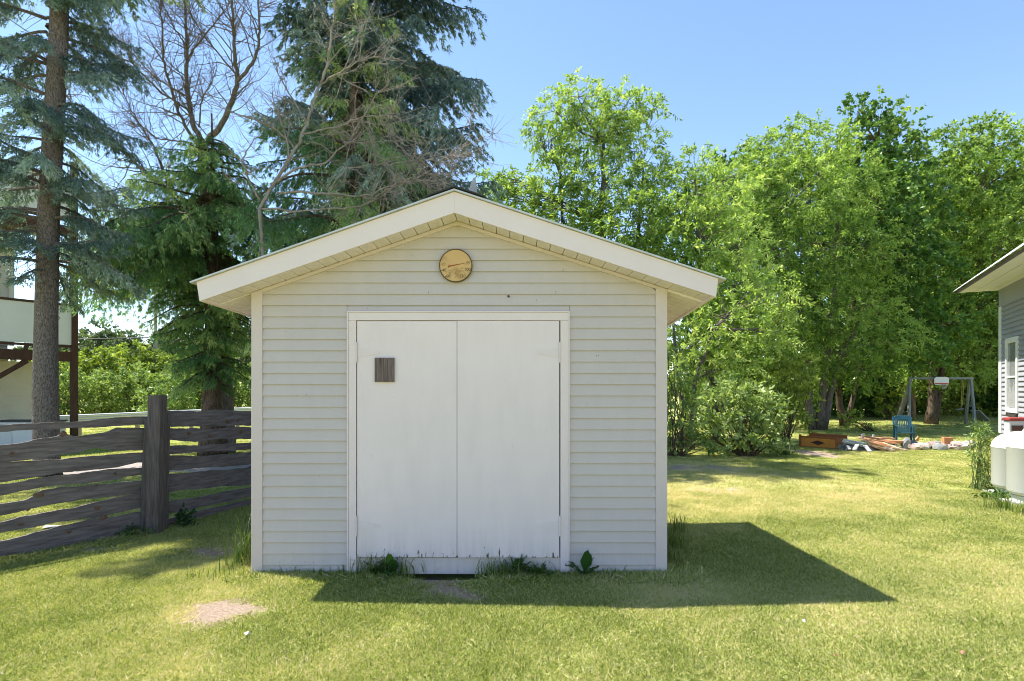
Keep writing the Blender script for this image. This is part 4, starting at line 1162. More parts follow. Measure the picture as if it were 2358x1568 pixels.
BT('tall airy light green tree standing above the shed roof right of the peak', 18.5, 1400,
   [([(1400, 985), (1398, 700), (1385, 500), (1390, 330)], .17, .05), ([(1400, 985), (1460, 640), (1480, 420)], .12, .04), ([(1398, 985), (1300, 640), (1290, 400)], .1, .04)],
   [(1280, 255, 50, 36), (1330, 222, 60, 32), (1360, 275, 60, 40), (1240, 300, 30, 26), (1420, 300, 60, 40), (1440, 245, 60, 42, .5), (1500, 265, 38, 40), (1270, 320, 50, 40), (1370, 320, 80, 50), (1470, 350, 60, 45), (1290, 400, 70, 50), (1400, 420, 90, 60, -.8),
    (1150, 405, 34, 28), (1140, 440, 40, 34), (1180, 440, 50, 38), (1160, 490, 60, 40), (1200, 520, 70, 50), (1225, 470, 50, 45), (1300, 500, 90, 70), (1440, 520, 110, 80, -1), (1500, 430, 50, 50), (1380, 600, 130, 90), (1240, 540, 70, 50)],
   elder, bark_grey, dens=1.75, leaf=(.15, .05), tint=(.35, .7), spray=.42, per=20, droop=.5)
BT('rounded light green tree right behind the shed\'s right eave', 18.0, 1620,
   [([(1640, 1000), (1635, 800), (1610, 600), (1600, 450)], .16, .05), ([(1645, 1000), (1690, 760), (1700, 560)], .1, .04)],
   [(1600, 400, 75, 50), (1560, 460, 80, 70, -.6), (1660, 440, 70, 60), (1610, 540, 110, 80, -.8), (1700, 560, 70, 80), (1520, 580, 90, 70), (1600, 660, 110, 80, -1), (1710, 650, 70, 70, -1.2),
    (1640, 760, 120, 80, -1), (1740, 720, 70, 60, -1.3), (1540, 740, 70, 70), (1600, 840, 100, 60), (1720, 810, 80, 60)],
   elder, bark_grey, dens=1.35, leaf=(.15, .05), tint=(.3, .78), spray=.42, per=20, droop=.45)
BT('low sunlit bright green tree arching beside the shed wall on the right', 15.2, 1580,
   [([(1590, 1030), (1600, 880), (1640, 760)], .09, .04), ([(1585, 1030), (1560, 860), (1550, 740)], .07, .03)],
   [(1600, 780, 90, 70), (1690, 720, 80, 60), (1760, 680, 70, 55, .5), (1560, 700, 60, 70), (1650, 850, 90, 60), (1570, 880, 55, 60), (1790, 750, 55, 45, .5)],
   elder, bark_grey, dens=1.25, leaf=(.13, .045), tint=(.45, .85), spray=.38, per=20, droop=.4)
BT('wide olive green tree with a dark forked limb in the middle of the right treeline', 22.5, 1880,
   [([(1868, 990), (1862, 860), (1840, 700), (1790, 500)], .17, .06), ([(1885, 990), (1900, 850), (1925, 650), (1930, 450)], .17, .06), ([(1893, 988), (1930, 830), (2000, 700)], .14, .05)],
   [(1760, 370, 70, 50), (1830, 335, 85, 50), (1900, 330, 70, 48), (1730, 430, 80, 70), (1830, 430, 120, 90, -1.2), (1930, 430, 90, 80), (1760, 540, 100, 80, -.8), (1880, 560, 130, 90, -1),
    (1990, 580, 90, 80), (1820, 680, 120, 80, -1), (1930, 700, 120, 80), (1790, 790, 110, 60), (1910, 800, 120, 55), (2010, 770, 100, 60), (1850, 850, 100, 32, .5), (1980, 850, 90, 36, .6)],
   elder, bark_grey, dens=1.15, leaf=(.16, .055), tint=(.15, .6), spray=.5, per=22, droop=.45)
BT('dark green maple whose top stands above the right treeline', 24.5, 2010,
   [([(1945, 985), (1925, 880), (1960, 720), (2010, 480), (2020, 330)], .15, .05), ([(1950, 985), (1990, 800), (2080, 600)], .1, .05)],
   [(1975, 255, 34, 28), (2030, 262, 42, 36), (2085, 290, 34, 28), (2000, 310, 50, 40), (2060, 335, 50, 36), (1990, 380, 70, 45), (2070, 400, 70, 50), (2010, 470, 95, 70, -1), (2100, 490, 80, 60),
    (2030, 580, 110, 80, -1), (2110, 630, 90, 80), (2050, 700, 110, 70), (2130, 750, 90, 60), (2050, 800, 110, 50)],
   maple, bark_brown, dens=1.1, leaf=(.16, .13), tint=(.3, .72), spray=.5, per=18, droop=.25)
BT('tall soft green tree at the right end of the treeline beside the grey house roof', 26, 2250,
   [([(2143, 968), (2150, 850), (2190, 660), (2240, 450)], .21, .07), ([(2150, 968), (2185, 760), (2300, 560)], .14, .05)],
   [(2170, 350, 60, 44), (2240, 320, 60, 46), (2300, 330, 70, 50), (2370, 360, 70, 60), (2180, 430, 80, 60), (2270, 420, 100, 70, -1), (2380, 470, 90, 80), (2200, 520, 90, 70), (2310, 560, 110, 80, -1),
    (2190, 620, 80, 60), (2260, 690, 110, 80), (2370, 640, 80, 70), (2180, 740, 100, 70), (2280, 800, 110, 60), (2180, 840, 100, 45), (2370, 760, 90, 80)],
   elder, bark_brown, dens=1.05, leaf=(.17, .08), tint=(.2, .62), spray=.55, per=20, droop=.35)
BT('leaning tan-trunked tree behind the left end of the swing frame', 30, 2100,
   [([(2062, 965), (2090, 880), (2120, 820), (2140, 760), (2170, 640)], .26, .10), ([(2098, 962), (2102, 880), (2110, 800)], .17, .06)],
   [(2070, 780, 45, 40, -1), (2080, 840, 36, 34, -2), (2100, 870, 34, 24, -2), (2130, 640, 130, 100), (2230, 560, 130, 90), (2000, 640, 90, 80), (2240, 700, 100, 70), (2320, 760, 90, 70)],
   yellowg, bark_tan, dens=.9, leaf=(.18, .10), tint=(.25, .65), spray=.6, per=18)
BT('big shade tree filling the gap between the dark maple and the tall soft green tree', 33, 2000,
   [([(2010, 950), (2010, 800), (2030, 500)], .3, .1)],
   [(1700, 470, 120, 110), (1850, 480, 150, 110), (2000, 500, 150, 110), (2150, 480, 140, 90), (2300, 500, 130, 100), (1750, 700, 150, 110), (1950, 700, 170, 110), (2150, 720, 170, 110), (2350, 700, 130, 110), (1600, 560, 110, 120)],
   maple, bark_brown, dens=.55, leaf=(.30, .22), tint=(.1, .4), spray=.7, per=14)
# trees far above the shed roof and beyond
def bush(Y, px, blobs, material, label, group=None, stem_r=.018, cat='bush', name='bush', leaf=(.11, .06), dens=2.0, tint=(.3, .7), spray=.3, per=14, droop=.2, bark=bark_brown):
    b = at(px, HY, Y); root = (b.x, Y, 0); e = empty(name, root, label, cat, group); Vs = []; Ts = []; mb = MB()
    for c, r in BL(blobs, Y):
        nc = max(14, int((r[0] * r[1] * r[2]) ** (2 / 3) * 70 * dens)); C, D = in_blob(c, r, nc, .6); C[:, 2] = np.maximum(C[:, 2], .05)
        for q in range(min(8, nc)): limb(mb, (b.x + rnd.uniform(-.2, .2), Y + rnd.uniform(-.15, .15), -.03), C[q], stem_r, stem_r * .3, 4, .08, 5)
        D = D + rng.normal(size=D.shape) * .5; D[:, 2] += .25
        V, T = sprays(C, D, spray * rng.uniform(.6, 1.3, nc), per, leaf[0], leaf[1], droop, .7, np.clip(rng.normal(0, 1, nc) * .15 + rng.uniform(*tint), .02, .98))
        V[..., 2] = np.maximum(V[..., 2], .01); Vs.append(V); Ts.append(T)
    mb.build('stem', bark, e)
    o = link('foliage', quads_mesh('foliage', np.concatenate(Vs), np.concatenate(Ts), material), e); o.location = -Vector(root)
    return e
bush(13.8, 1720, [(1710, 905, 60, 34), (1660, 935, 55, 45), (1740, 950, 60, 50), (1690, 1000, 70, 42), (1770, 985, 32, 40), (1620, 985, 30, 30), (1745, 1015, 45, 26)], willow,
     'large sunlit shrub with a few rusty leaves right of the shed', leaf=(.14, .075), dens=2.6, tint=(.55, .95), per=13)
bush(13.6, 1555, [(1555, 930, 40, 60), (1560, 1000, 45, 40), (1545, 850, 35, 40), (1600, 1020, 30, 22)], willow, 'dark green shrub close beside the right corner of the shed', leaf=(.12, .06), dens=2.4, tint=(.2, .5))
bush(17.5, 1800, [(1800, 900, 60, 60), (1840, 930, 34, 50), (1760, 870, 70, 50), (1830, 860, 50, 50)], yellowg, 'bright green bush behind the large shrub, left of the clustered tree trunks', leaf=(.13, .07), dens=1.8, tint=(.2, .6))
bush(21.5, 2010, [(1968, 965, 22, 16), (1990, 975, 16, 14)], yellowg, 'small weedy bush behind the lumber pile', leaf=(.12, .06), dens=2.5, tint=(.4, .7))
bush(31, 1950, [(1900, 900, 90, 50), (1990, 905, 80, 46), (2050, 900, 50, 50), (1980, 850, 110, 50)], maple, 'dark undergrowth behind the clustered trunks in deep shade', leaf=(.2, .13), dens=1.2, tint=(.05, .35), spray=.5)
bush(32, 2200, [(2180, 900, 80, 46), (2250, 890, 70, 46), (2210, 930, 80, 24), (2150, 935, 40, 20)], yellowg, 'sunlit undergrowth seen through the swing frame', leaf=(.2, .11), dens=1.3, tint=(.6, .95), spray=.5)
bush(31, 2330, [(2310, 880, 80, 60), (2380, 880, 80, 70), (2320, 940, 80, 26), (2290, 920, 40, 34)], maple, 'dark undergrowth left of the grey house corner', leaf=(.2, .13), dens=1.2, tint=(.1, .4), spray=.5)
bush(25, 1700, [(1640, 900, 100, 70), (1760, 900, 90, 60), (1560, 880, 80, 80), (1850, 900, 60, 50)], willow, 'deep green thicket far behind the large sunlit shrub', leaf=(.17, .10), dens=1.1, tint=(.2, .6), spray=.4)
bush(37, 2000, [(1750, 880, 160, 70), (2000, 880, 190, 70), (2200, 880, 180, 70), (2400, 870, 150, 80)], maple, 'far dark thicket closing the view under the right treeline', leaf=(.28, .18), dens=.8, tint=(.1, .4), spray=.7)
bush(29, 2042, [(2044, 925, 16, 32), (2040, 950, 14, 12)], yellowg, 'leafy vine-covered stump left of the leaning tan trunk', leaf=(.14, .08), dens=2, tint=(.4, .7))

bush(24, 1330, [(1300, 860, 130, 80), (1180, 880, 100, 70), (1440, 870, 110, 80), (1060, 890, 90, 60)], maple, 'broad green thicket hidden behind the shed', leaf=(.24, .15), dens=.8, tint=(.2, .6), spray=.5)
# ------------------------------------------------------------------ hedge and trees on the far left
GH = 'bushes beyond the guard rail'
HL = ['rounded sunlit bush directly beyond the white bins', 'pale green bush beyond the guard rail left of the utility pole', 'dark-hollowed green bush beyond the guard rail below the utility pole', 'green bush beyond the guard rail behind the fence post',
      'green bush beyond the guard rail between pole and spruce trunks', 'green bush beyond the guard rail behind the spruce trunks']
for (px, py, rx, ry, Y, m_, tt), lab in zip(((130, 905, 60, 50, 25, willow, (.3, .6)), (225, 905, 60, 50, 26, willow, (.55, .9)), (310, 900, 60, 56, 26.5, willow, (.5, .8)), (385, 915, 50, 40, 25, willow, (.4, .7)),
                                    (430, 895, 60, 60, 29, willow, (.3, .7)), (540, 895, 70, 60, 30, willow, (.3, .6))), HL):
    bush(Y, px, [(px, py, rx, ry), (px - 20, py + 18, rx * .8, ry * .7), (px + 22, py - 14, rx * .7, ry * .6)], m_, lab, GH, leaf=(.17, .09), dens=1.5, tint=tt, spray=.4)
FT = [('yellow-green round tree beyond the bushes left of the brown post', 36, 130, [(140, 860, 55, 50)], yellowg), ('yellow-green broad tree just right of the brown balcony post', 38, 230, [(205, 850, 40, 40), (240, 830, 36, 30), (250, 870, 50, 40)], yellowg),
      ('yellow tree crown in front of the far wood, left of the pole', 42, 320, [(300, 815, 38, 24), (330, 850, 45, 40), (290, 855, 45, 35)], yellowg), ('yellow-green tree crown right behind the utility pole', 43, 395, [(385, 850, 45, 34), (420, 870, 50, 40), (370, 880, 40, 30)], yellowg),
      ('deeper green tree crown between the yellow trees', 40, 268, [(265, 870, 40, 36), (262, 900, 60, 40)], willow)]
for lab, Y, px, bl, m_ in FT:
    b = at(px, HY, Y); broadleaf('broadleaf_tree', (b.x, Y, 0), [(TR([(px, 920), (px, 880)], Y), .14, .06)], BL(bl, Y), m_, bark_brown, lab, group='round trees beyond the bushes', leaf=(.26, .13), dens=.8, spray=.5, per=20, tint=(.3, .75))
FW = [(70, 800, 66), (120, 778, 60), (160, 790, 72), (200, 770, 64), (232, 752, 60), (262, 775, 70), (292, 765, 64), (322, 792, 68), (352, 800, 62), (382, 782, 70), (408, 770, 62), (440, 790, 66), (470, 760, 60), (505, 780, 70), (540, 750, 64), (580, 770, 60)]
FWL = ['leftmost far tree seen past the cream house', 'second far tree, left of the brown post', 'far tree behind the brown balcony post', 'far pale tree just right of the brown post', 'tallest of the far ragged trees left of the pole', 'far tree below the small white cloud',
       'bushy far tree with a flat top left of the pole', 'low far tree between two ragged ones', 'far tree touching the left side of the pole', 'far tree touching the right side of the pole', 'taller far tree right of the pole', 'far tree left of the thick spruce trunk',
       'far tree behind the thick spruce trunk', 'far tree between the two spruce trunks', 'far tree right of the brown spruce trunk', 'far tree beside the shed corner post']
for (px, py, Y), lab in zip(FW, FWL):
    s_ = rnd.uniform(.85, 1.15); b = at(px, HY, Y)
    bl = [(px + rnd.uniform(-6, 6), py + 6, 14 * s_, 14), (px - 12, py + 26, 20 * s_, 20), (px + 14, py + 34, 20 * s_, 22), (px, py + 60, 30, 32), (px + 6, py + 95, 34, 34)]
    broadleaf('broadleaf_tree', (b.x, Y, 0), [(TR([(px, 925), (px, 880), (px, py + 20)], Y), .2, .06)], BL(bl, Y), farleaf, bark_brown, lab, group='far trees on the left skyline', leaf=(.42, .22), dens=.42, spray=.9, per=18, tint=(.25, .6), twigs=False)
# trees that close the view past the frame's edges
for i, (x_, y_, rr) in enumerate(((-62, 62, 6), (-72, 58, 7), (34, 34, 5), (42, 30, 5), (50, 40, 6), (6, 48, 6), (-2, 52, 6))):
    lab = ['tree beyond the cream house, far left', 'tree furthest out beyond the cream house', 'tree behind the grey house, near its roof', 'tree behind the grey house, nearer side', 'tree furthest right behind the grey house', 'distant tree hidden behind the shed, right one', 'distant tree hidden behind the shed, left one'][i]
    broadleaf('broadleaf_tree', (x_, y_, 0), [([(x_, y_, 0), (x_, y_, rr)], .25, .1)], [((x_ - 1.5, y_, rr * .9), (3.4, 3.2, 3.0)), ((x_ + 1.6, y_, rr * 1.0), (3.2, 3.0, 3.0)), ((x_, y_, rr * 1.35), (2.8, 2.6, 2.2)), ((x_, y_ - .5, 1.8), (3.5, 2, 1.8))],
              farleaf, bark_brown, lab, leaf=(.5, .3), dens=.25, spray=.9, per=18, twigs=False)

# ------------------------------------------------------------------ grey house on the right
gsid = mat('grey_siding', (.30, .305, .34), .6, (.36, .365, .40), 2, .5, bump=.04); wht = mat('white_paint', (.74, .74, .73), .5, (.68, .67, .65), 4, .5)
HC = Vector((12.2, 14.0, 0)); HU = Vector((-.467, -.884, 0)).normalized(); HN = Vector((-.884, .467, 0)).normalized()
gh = empty('grey_house', HC, 'grey clapboard house with white trim and a corrugated metal roof at the right edge', 'house')
EV = 4.10
wallboards(gh, HC, HU, HN, .20, 14.0, .55, EV - .42, .115, gsid, holes=[(.56, 1.46, 1.08, 2.84)], proud=.032)
mb = MB(); obox(mb, HC, HU, -HN, .05, 14.0, .0, .2, 0, EV); mb.build('wall', gsid, gh)
mb = MB(); obox(mb, HC, HU, HN, 0.0, 14.0, .0, .028, EV - .42, EV - .002); mb.build('frieze_board', gsid, gh)
mb = MB(); obox(mb, HC, HU, HN, .0, .195, -.05, .034, .545, EV - .425); mb.build('corner_board', wht, gh)
mb = MB(); obox(mb, HC, HU, HN, .02, 14.0, -.1, .012, 0, .54); mb.build('foundation', mat('foundation_stone', (.32, .31, .30), .9, (.42, .41, .39), 8, .5, bump=.4), gh)
wz0, wz1, wa0, wa1 = 1.15, 2.76, .62, 1.40
win = MB()
for (a0, a1, z0, z1_) in ((wa0 - .06, wa0 + .06, wz0 - .07, wz1 + .08), (wa1 - .06, wa1 + .06, wz0 - .07, wz1 + .08), (wa0 + .061, wa1 - .061, wz1 - .04, wz1 + .08), (wa0 + .061, wa1 - .061, wz0 - .07, wz0 + .03)):
    obox(win, HC, HU, HN, a0, a1, .0, .045, z0, z1_)
wo_ = win.build('window', wht, gh)
mb = MB(); obox(mb, HC, HU, HN, wa0 + .062, wa1 - .062, .015, .032, 1.90, 1.94); s_ = mb.build('sash_bar', wht); s_.parent = wo_; s_.location = (0, 0, 0)
glass = mat('window_glass', (.20, .21, .22), .06, (.30, .31, .32), 3, .5, spec=.8)
curt = mat('lace_curtain', (.55, .55, .54), .8, (.28, .28, .28), 30, .4)
for za_, zb_ in ((wz0 + .03, 1.898), (1.942, wz1 - .042)):
    mb = MB(); obox(mb, HC, HU, HN, wa0 + .062, wa1 - .062, .010, .014, za_, zb_); p = mb.build('pane', glass); p.parent = wo_; p.location = (0, 0, 0)
mb = MB()
for i in range(14):
    a0 = wa0 + .10 + i * .041; obox(mb, HC, HU, HN, a0, a0 + .022, .0145, .0155, wz0 + .05, wz0 + .05 + .38 + .22 * math.sin(i * 1.9) ** 2)
p = mb.build('lace_curtain', curt); p.parent = wo_; p.location = (0, 0, 0)
mb = MB(); obox(mb, HC, HU, HN, wa0 + .10, wa1 - .02, .01, .055, wz0 - .17, wz0 - .10); mb.build('vent_slot', mat('dark_metal', (.06, .05, .05), .5), gh)
# eave: flat white soffit boards and a steep corrugated roof
OV = .80
nbd = 5
for i in range(nbd):
    b0_, b1_ = OV / nbd * i + .004, OV / nbd * (i + 1) - .004
    mb = MB(); obox(mb, HC, HU, HN, -.02, 14.0, b0_ + .03, b1_ + .03, EV + .004 * (i % 2), EV + .02); mb.build('soffit_board', wht, gh)
mb = MB(); obox(mb, HC, HU, HN, -.03, 14.0, OV + .028, OV + .05, EV - .01, EV + .06); mb.build('eave_fascia', mat('brown_drip_edge', (.16, .13, .12), .6), gh)
roofm = mat('white_corrugated_metal', (.62, .62, .61), .35, (.50, .49, .48), 3, .5, metal=.25)
pitch = math.tan(R(38)); V = []; F = []; na_ = 520; P0 = HC + HN * (OV + .12) + Vector((0, 0, EV + .055))
for i in range(na_ + 1):
    a = -.10 + 14.2 * i / na_; off = .012 * math.sin(a * 2 * math.pi / .076)
    for (b_, zz) in ((0, 0), (4.6, 4.6 * pitch)):
        q = P0 + HU * a - HN * b_ + Vector((0, 0, zz + off)); V.append(tuple(q)); V.append(tuple(q - Vector((0, 0, .004))))
for i in range(na_):
    a = i * 4; F += [(a, a + 4, a + 6, a + 2), (a + 1, a + 3, a + 7, a + 5), (a, a + 1, a + 5, a + 4)]
F.append((0, 2, 3, 1))
mb = MB(); mb.v = V; mb.f = F; mb.m = [0] * len(F); mb.build('corrugated_roof', roofm, gh)
mb = MB(); q = lambda b_, zz, a: HC + HN * b_ + HU * a + Vector((0, 0, zz))
mb.hexa([q(OV, EV + .03, .0), q(OV, EV + .03, .03), q(-3.6, EV + .02 + 4.4 * pitch, .03), q(-3.6, EV + .02 + 4.4 * pitch, 0), q(OV, EV + .045, 0), q(OV, EV + .045, .03), q(-3.6, EV + .05 + 4.4 * pitch, .03), q(-3.6, EV + .05 + 4.4 * pitch, 0)])
mb.build('rake_board', wht, gh)
mb = MB(); mb.face([q(0, 0, .051), q(-3.6, 0, .051), q(-3.6, EV + 3.5 * pitch, .051), q(0, EV + .05, .051)]); mb.build('gable_wall', gsid, gh)

# ------------------------------------------------------------------ gas tanks
tankm = mat('white_tank_paint', (.80, .79, .785), .45, (.74, .73, .72), 4, .5, stretch=(1, 1, .25), spec=.5)
def tank(x, y, r_, zt, zb, label):
    e = empty('gas_tank', (x, y, 0), label, 'gas tank', 'gas tanks beside the grey house')
    mb = MB(); prof = [(0, zb)]; 
    for i in range(1, 6): a = math.pi / 2 * i / 5; prof.append((r_ * math.sin(a), zb + .10 * (1 - math.cos(a))))
    h = .24; zs = zt - h; prof += [(r_, zs - .02), (r_ + .004, zs - .015), (r_ + .004, zs + .0), (r_, zs + .003)]
    for i in range(1, 9): a = math.pi / 2 * i / 8; prof.append((r_ * math.cos(a), zs + h * math.sin(a)))
    mb.lathe(prof, n=56); mb.build('tank_body', tankm, e, smooth=True, world=False)
    mb = MB(); mb.lathe([(r_ * .8, 0), (r_ * .86, 0), (r_ * .86, zb + .04), (r_ * .8, zb + .04)], n=40); mb.build('foot_ring', tankm, e, world=False)
    for sx in (-1, 1):
        mb = MB(); P = []
        for k in range(13): a = 2 * math.pi * k / 12; P.append((sx * r_ * .62 + math.cos(a) * .033, 0, zt - .028 + math.sin(a) * .04))
        mb.tube(P, .010, 6, cap=False); mb.build('lifting_ring', tankm, e, world=False, smooth=True)
    mb = MB(); th_ = R(-112); c_ = Vector((math.cos(th_), math.sin(th_), 0)) * (r_ + .001); mb.tube([c_ + Vector((0, 0, zb + .1)), c_ + Vector((0, 0, zs - .02))], .004, 6); mb.build('weld_seam', mat('grey_seam', (.35, .35, .36), .5), e, world=False)
    mb = MB(); mb.box(-r_ * .9, r_ * .9, -r_ * .9, r_ * .9, -.02, .035); mb.build('concrete_pad', mat('concrete_pad', (.38, .36, .34), .9), e, world=False)
    return e
tank(7.848, 8.6, .378, .985, .06, 'white gas tank standing further back, half covered by the nearer one')
tank(7.457, 7.88, .383, 1.06, .09, 'nearer white gas tank cut by the right edge of the photo')
# white meter box with a red lid
mb_e = empty('utility_box', (8.9, 9.66, 0), 'white box with a red lid standing behind the gas tanks', 'box')
bz = EYE - (984 - HY) / FD * 9.6; bt = EYE - (969 - HY) / FD * 9.6; bx = 8.53
mb = MB(); mb.box(bx, bx + .75, 9.6, 9.72, 0, bt); mb.build('box_body', mat('box_white', (.55, .55, .54), .5), mb_e, bevel=.01)
mb = MB(); mb.box(bx - .02, bx + .78, 9.58, 9.74, bt + .001, bt + .055); mb.build('lid', mat('red_lid', (.36, .045, .04), .5, (.28, .05, .045), 9, .5), mb_e, bevel=.012)
mb = MB(); mb.box(bx + .03, bx + .27, 9.585, 9.599, bt - .17, bt - .08); mb.build('vent', mat('brown_vent', (.10, .05, .035), .7), mb_e)
mb = MB(); mb.box(bx + .43, bx + .53, 9.585, 9.599, bt - .08, bt - .02); mb.build('latch', blk, mb_e)
mb = MB(); P = [Vector((bx + .25 + .05 * math.cos(a), 9.56, bt - .12 + .08 * math.sin(a))) for a in [k * .5 for k in range(11)]]; mb.tube(P, .006, 5); mb.build('cable', mat('grey_wire', (.45, .45, .46), .5), mb_e)

# ------------------------------------------------------------------ swing frame, backboard
gwood = mat('grey_treated_wood', (.16, .175, .165), .85, (.26, .27, .26), 9, .5, stretch=(1, 1, .2), bump=.3)
SY = 24.0
sw = empty('swing_set', at(2165, HY, SY) - Vector((0, 0, EYE)), 'grey timber swing frame in the shade before the undergrowth', 'swing frame')
bl, br = at(2097, 871, SY), at(2236, 871, SY)
mb = MB(); mb.bar(bl - Vector((.1, 0, 0)), br + Vector((.1, 0, 0)), .08, .09); mb.build('beam', gwood, sw)
for a, b_ in (((2095, 872, SY), (2093, 996, SY - .6)), ((2097, 874, SY + .05), (2062, 968, SY + 1.8)), ((2236, 872, SY), (2246, 983, SY - .5)), ((2233, 874, SY + .05), (2223, 977, SY + 1.5))):
    p, q = at(*a), at(*b_); q.z = 0; mb = MB(); mb.bar(p, q, .085, .085, up=(0, 1, 0)); mb.build('leg', gwood, sw)
mb = MB(); mb.bar(at(2226, 934, SY + .6), at(2241, 934, SY - .2), .06, .09); mb.build('cross_brace', gwood, sw)
mb = MB(); p, q = at(2245, 945, SY - .2), at(2268, 972, SY + .3); q.z = .25; mb.bar(p, q, .35, .04); mb.build('slide', mat('grey_slide', (.25, .24, .27), .5), sw)
sg = empty('swing', at(2214, 925, SY + .2), 'child swing hanging on yellow ropes from the right part of the frame', 'swing')
mb = MB(); mb.tube([at(2216, 874, SY + .1), at(2214, 920, SY + .2), at(2213, 940, SY + .3)], .012, 5); mb.build('rope', mat('yellow_rope', (.45, .38, .12), .7), sg)
mb = MB(); mb.tube([at(2220, 874, SY + .1), at(2216, 935, SY + .3)], .012, 5); mb.build('rope', mat('yellow_rope', (.45, .38, .12), .7), sg)
mb = MB(); mb.bar(at(2203, 944, SY + .3), at(2217, 940, SY + .3), .16, .03); mb.build('seat', mat('grey_slide', (.25, .24, .27), .5), sg)
bc = at(2168, 877, SY - .12)
bk = empty('basketball_backboard', bc, 'small white basketball backboard with a red band hung on the swing beam', 'backboard')
mb = MB(); w2, h2 = .31, .17; mb.prism([(-w2 + .05, -h2), (w2 - .05, -h2), (w2, -h2 + .08), (w2, h2 - .07), (w2 - .09, h2), (-w2 + .09, h2), (-w2, h2 - .07), (-w2, -h2 + .08)], -.015, .015); mb.build('board', wht, bk, world=False)
mb = MB(); mb.prism([(-w2 + .03, -h2 + .035), (w2 - .03, -h2 + .035), (w2 - .02, -h2 + .085), (-w2 + .02, -h2 + .085)], -.019, -.0155); mb.build('band', mat('red_band', (.5, .07, .05), .5), bk, world=False)
mb = MB(); P = [(.12 * math.cos(k * math.pi / 8), -.16 + .12 * math.sin(k * math.pi / 8), -h2 + .02) for k in range(17)]; mb.tube(P, .008, 5, cap=False); mb.build('hoop', mat('orange_hoop', (.5, .16, .05), .5), bk, world=False)
mb = MB()
for k in range(10):
    a = k * math.pi / 5; mb.tube([(.12 * math.cos(a), -.16 + .12 * math.sin(a), -h2 + .02), (.06 * math.cos(a + .4), -.16 + .06 * math.sin(a + .4), -h2 - .16)], .004, 3)
mb.build('net', wht, bk, world=False)

# ------------------------------------------------------------------ blue plastic chair
chm = mat('blue_chair_plastic', (.016, .075, .115), .45, (.022, .095, .14), 5, .4)
cy = 15.75; cc = at(2081, HY, cy)
ch = empty('garden_chair', (cc.x, cy, 0), 'blue slatted plastic garden chair behind the stone rubble', 'chair', rz=R(155))
ch.scale = (.82, .82, .97)
def cb(name, fn, bev=.006):
    mb = MB(); fn(mb); o = mb.build(name, chm, ch, world=False, bevel=bev); return o
cb('seat', lambda m: m.hexa([(-.22, -.20, .37), (.22, -.20, .37), (.26, .24, .41), (-.26, .24, .41), (-.22, -.20, .40), (.22, -.20, .40), (.26, .24, .435), (-.26, .24, .435)]))
for sx in (-1, 1):
    for sy in (-1, 1):
        cb('leg', lambda m: m.hexa([(sx * .25 - .03, sy * .23 - .025, 0), (sx * .25 + .03, sy * .23 - .025, 0), (sx * .25 + .03, sy * .23 + .025, 0), (sx * .25 - .03, sy * .23 + .025, 0),
                                   (sx * .24 - .03, sy * .19 - .025, .60), (sx * .24 + .03, sy * .19 - .025, .60), (sx * .24 + .03, sy * .19 + .025, .60), (sx * .24 - .03, sy * .19 + .025, .60)]))
    cb('armrest', lambda m: m.hexa([(sx * .28 - .035, -.25, .60), (sx * .28 + .035, -.25, .60), (sx * .29 + .035, .26, .645), (sx * .29 - .035, .26, .645),
                                   (sx * .28 - .035, -.25, .625), (sx * .28 + .035, -.25, .625), (sx * .29 + .035, .26, .67), (sx * .29 - .035, .26, .67)]))
    cb('back_frame', lambda m: m.bar((sx * .23, -.20, .40), (sx * .26, -.33, .86), .055, .03, up=(0, 1, 0)))
cb('top_rail', lambda m: m.hexa([(-.28, -.345, .80), (.28, -.345, .80), (.28, -.315, .80), (-.28, -.315, .80), (-.19, -.365, .90), (.19, -.365, .90), (.19, -.335, .90), (-.19, -.335, .90)]))
for i in range(8):
    t_ = -1 + 2 * i / 7; cb('slat', lambda m: m.bar((t_ * .15, -.205, .40), (t_ * .20, -.33, .83), .028, .015, up=(0, 1, 0)), 0)

# ------------------------------------------------------------------ orange bed drawer with diamond
omat = mat('orange_varnished_wood', (.60, .26, .055), .4, (.48, .18, .035), 4, .5, stretch=(.4, 4, 4)); odk = mat('dark_red_wood', (.34, .12, .04), .5, (.22, .075, .028), 6, .5)
a0 = gnd(1840, 1028.5); a1 = gnd(1929, 1035.5)
dw = empty('wooden_box', (a0 + a1) / 2, 'open orange wooden drawer box with a dark diamond on its front', 'wooden box')
u = (a1 - a0).normalized(); n_ = Vector((-u.y, u.x, 0)); Lw = (a1 - a0).length
def ob(name, m_, a_, b0_, b1_, c0, c1, z0_, z1_, bev=.004):
    mb = MB(); obox(mb, a0, u, n_, b0_, b1_, c0, c1, z0_, z1_); return mb.build(name, m_, dw, bevel=bev)
ob('front_panel', omat, 0, .06, Lw - .06, 0, .02, .03, .27); ob('bottom_rail', odk, 0, .06, Lw - .06, -.01, .03, 0.0, .035); ob('top_rail', odk, 0, .05, Lw - .05, -.012, .035, .272, .315)
ob('end_post', odk, 0, 0, .055, -.02, .04, 0, .35); ob('end_post', odk, 0, Lw - .055, Lw, -.02, .04, 0, .33)
ob('side_panel', odk, 0, .01, .03, .045, .62, .02, .29); ob('side_panel', odk, 0, Lw - .03, Lw - .01, .045, .62, .02, .29); ob('back_panel', odk, 0, .0, Lw, .625, .65, 0, .36); ob('bottom_panel', odk, 0, .035, Lw - .035, .04, .62, .03, .045)
mb = MB(); cxm = Lw * .5; q = lambda a, z: a0 + u * a - n_ * .004 + Vector((0, 0, z)); q2 = lambda a, z: a0 + u * a - n_ * .001 + Vector((0, 0, z))
D4 = [(cxm - .19, .15), (cxm, .085), (cxm + .19, .15), (cxm, .215)]
mb.face([q(*p) for p in D4]);
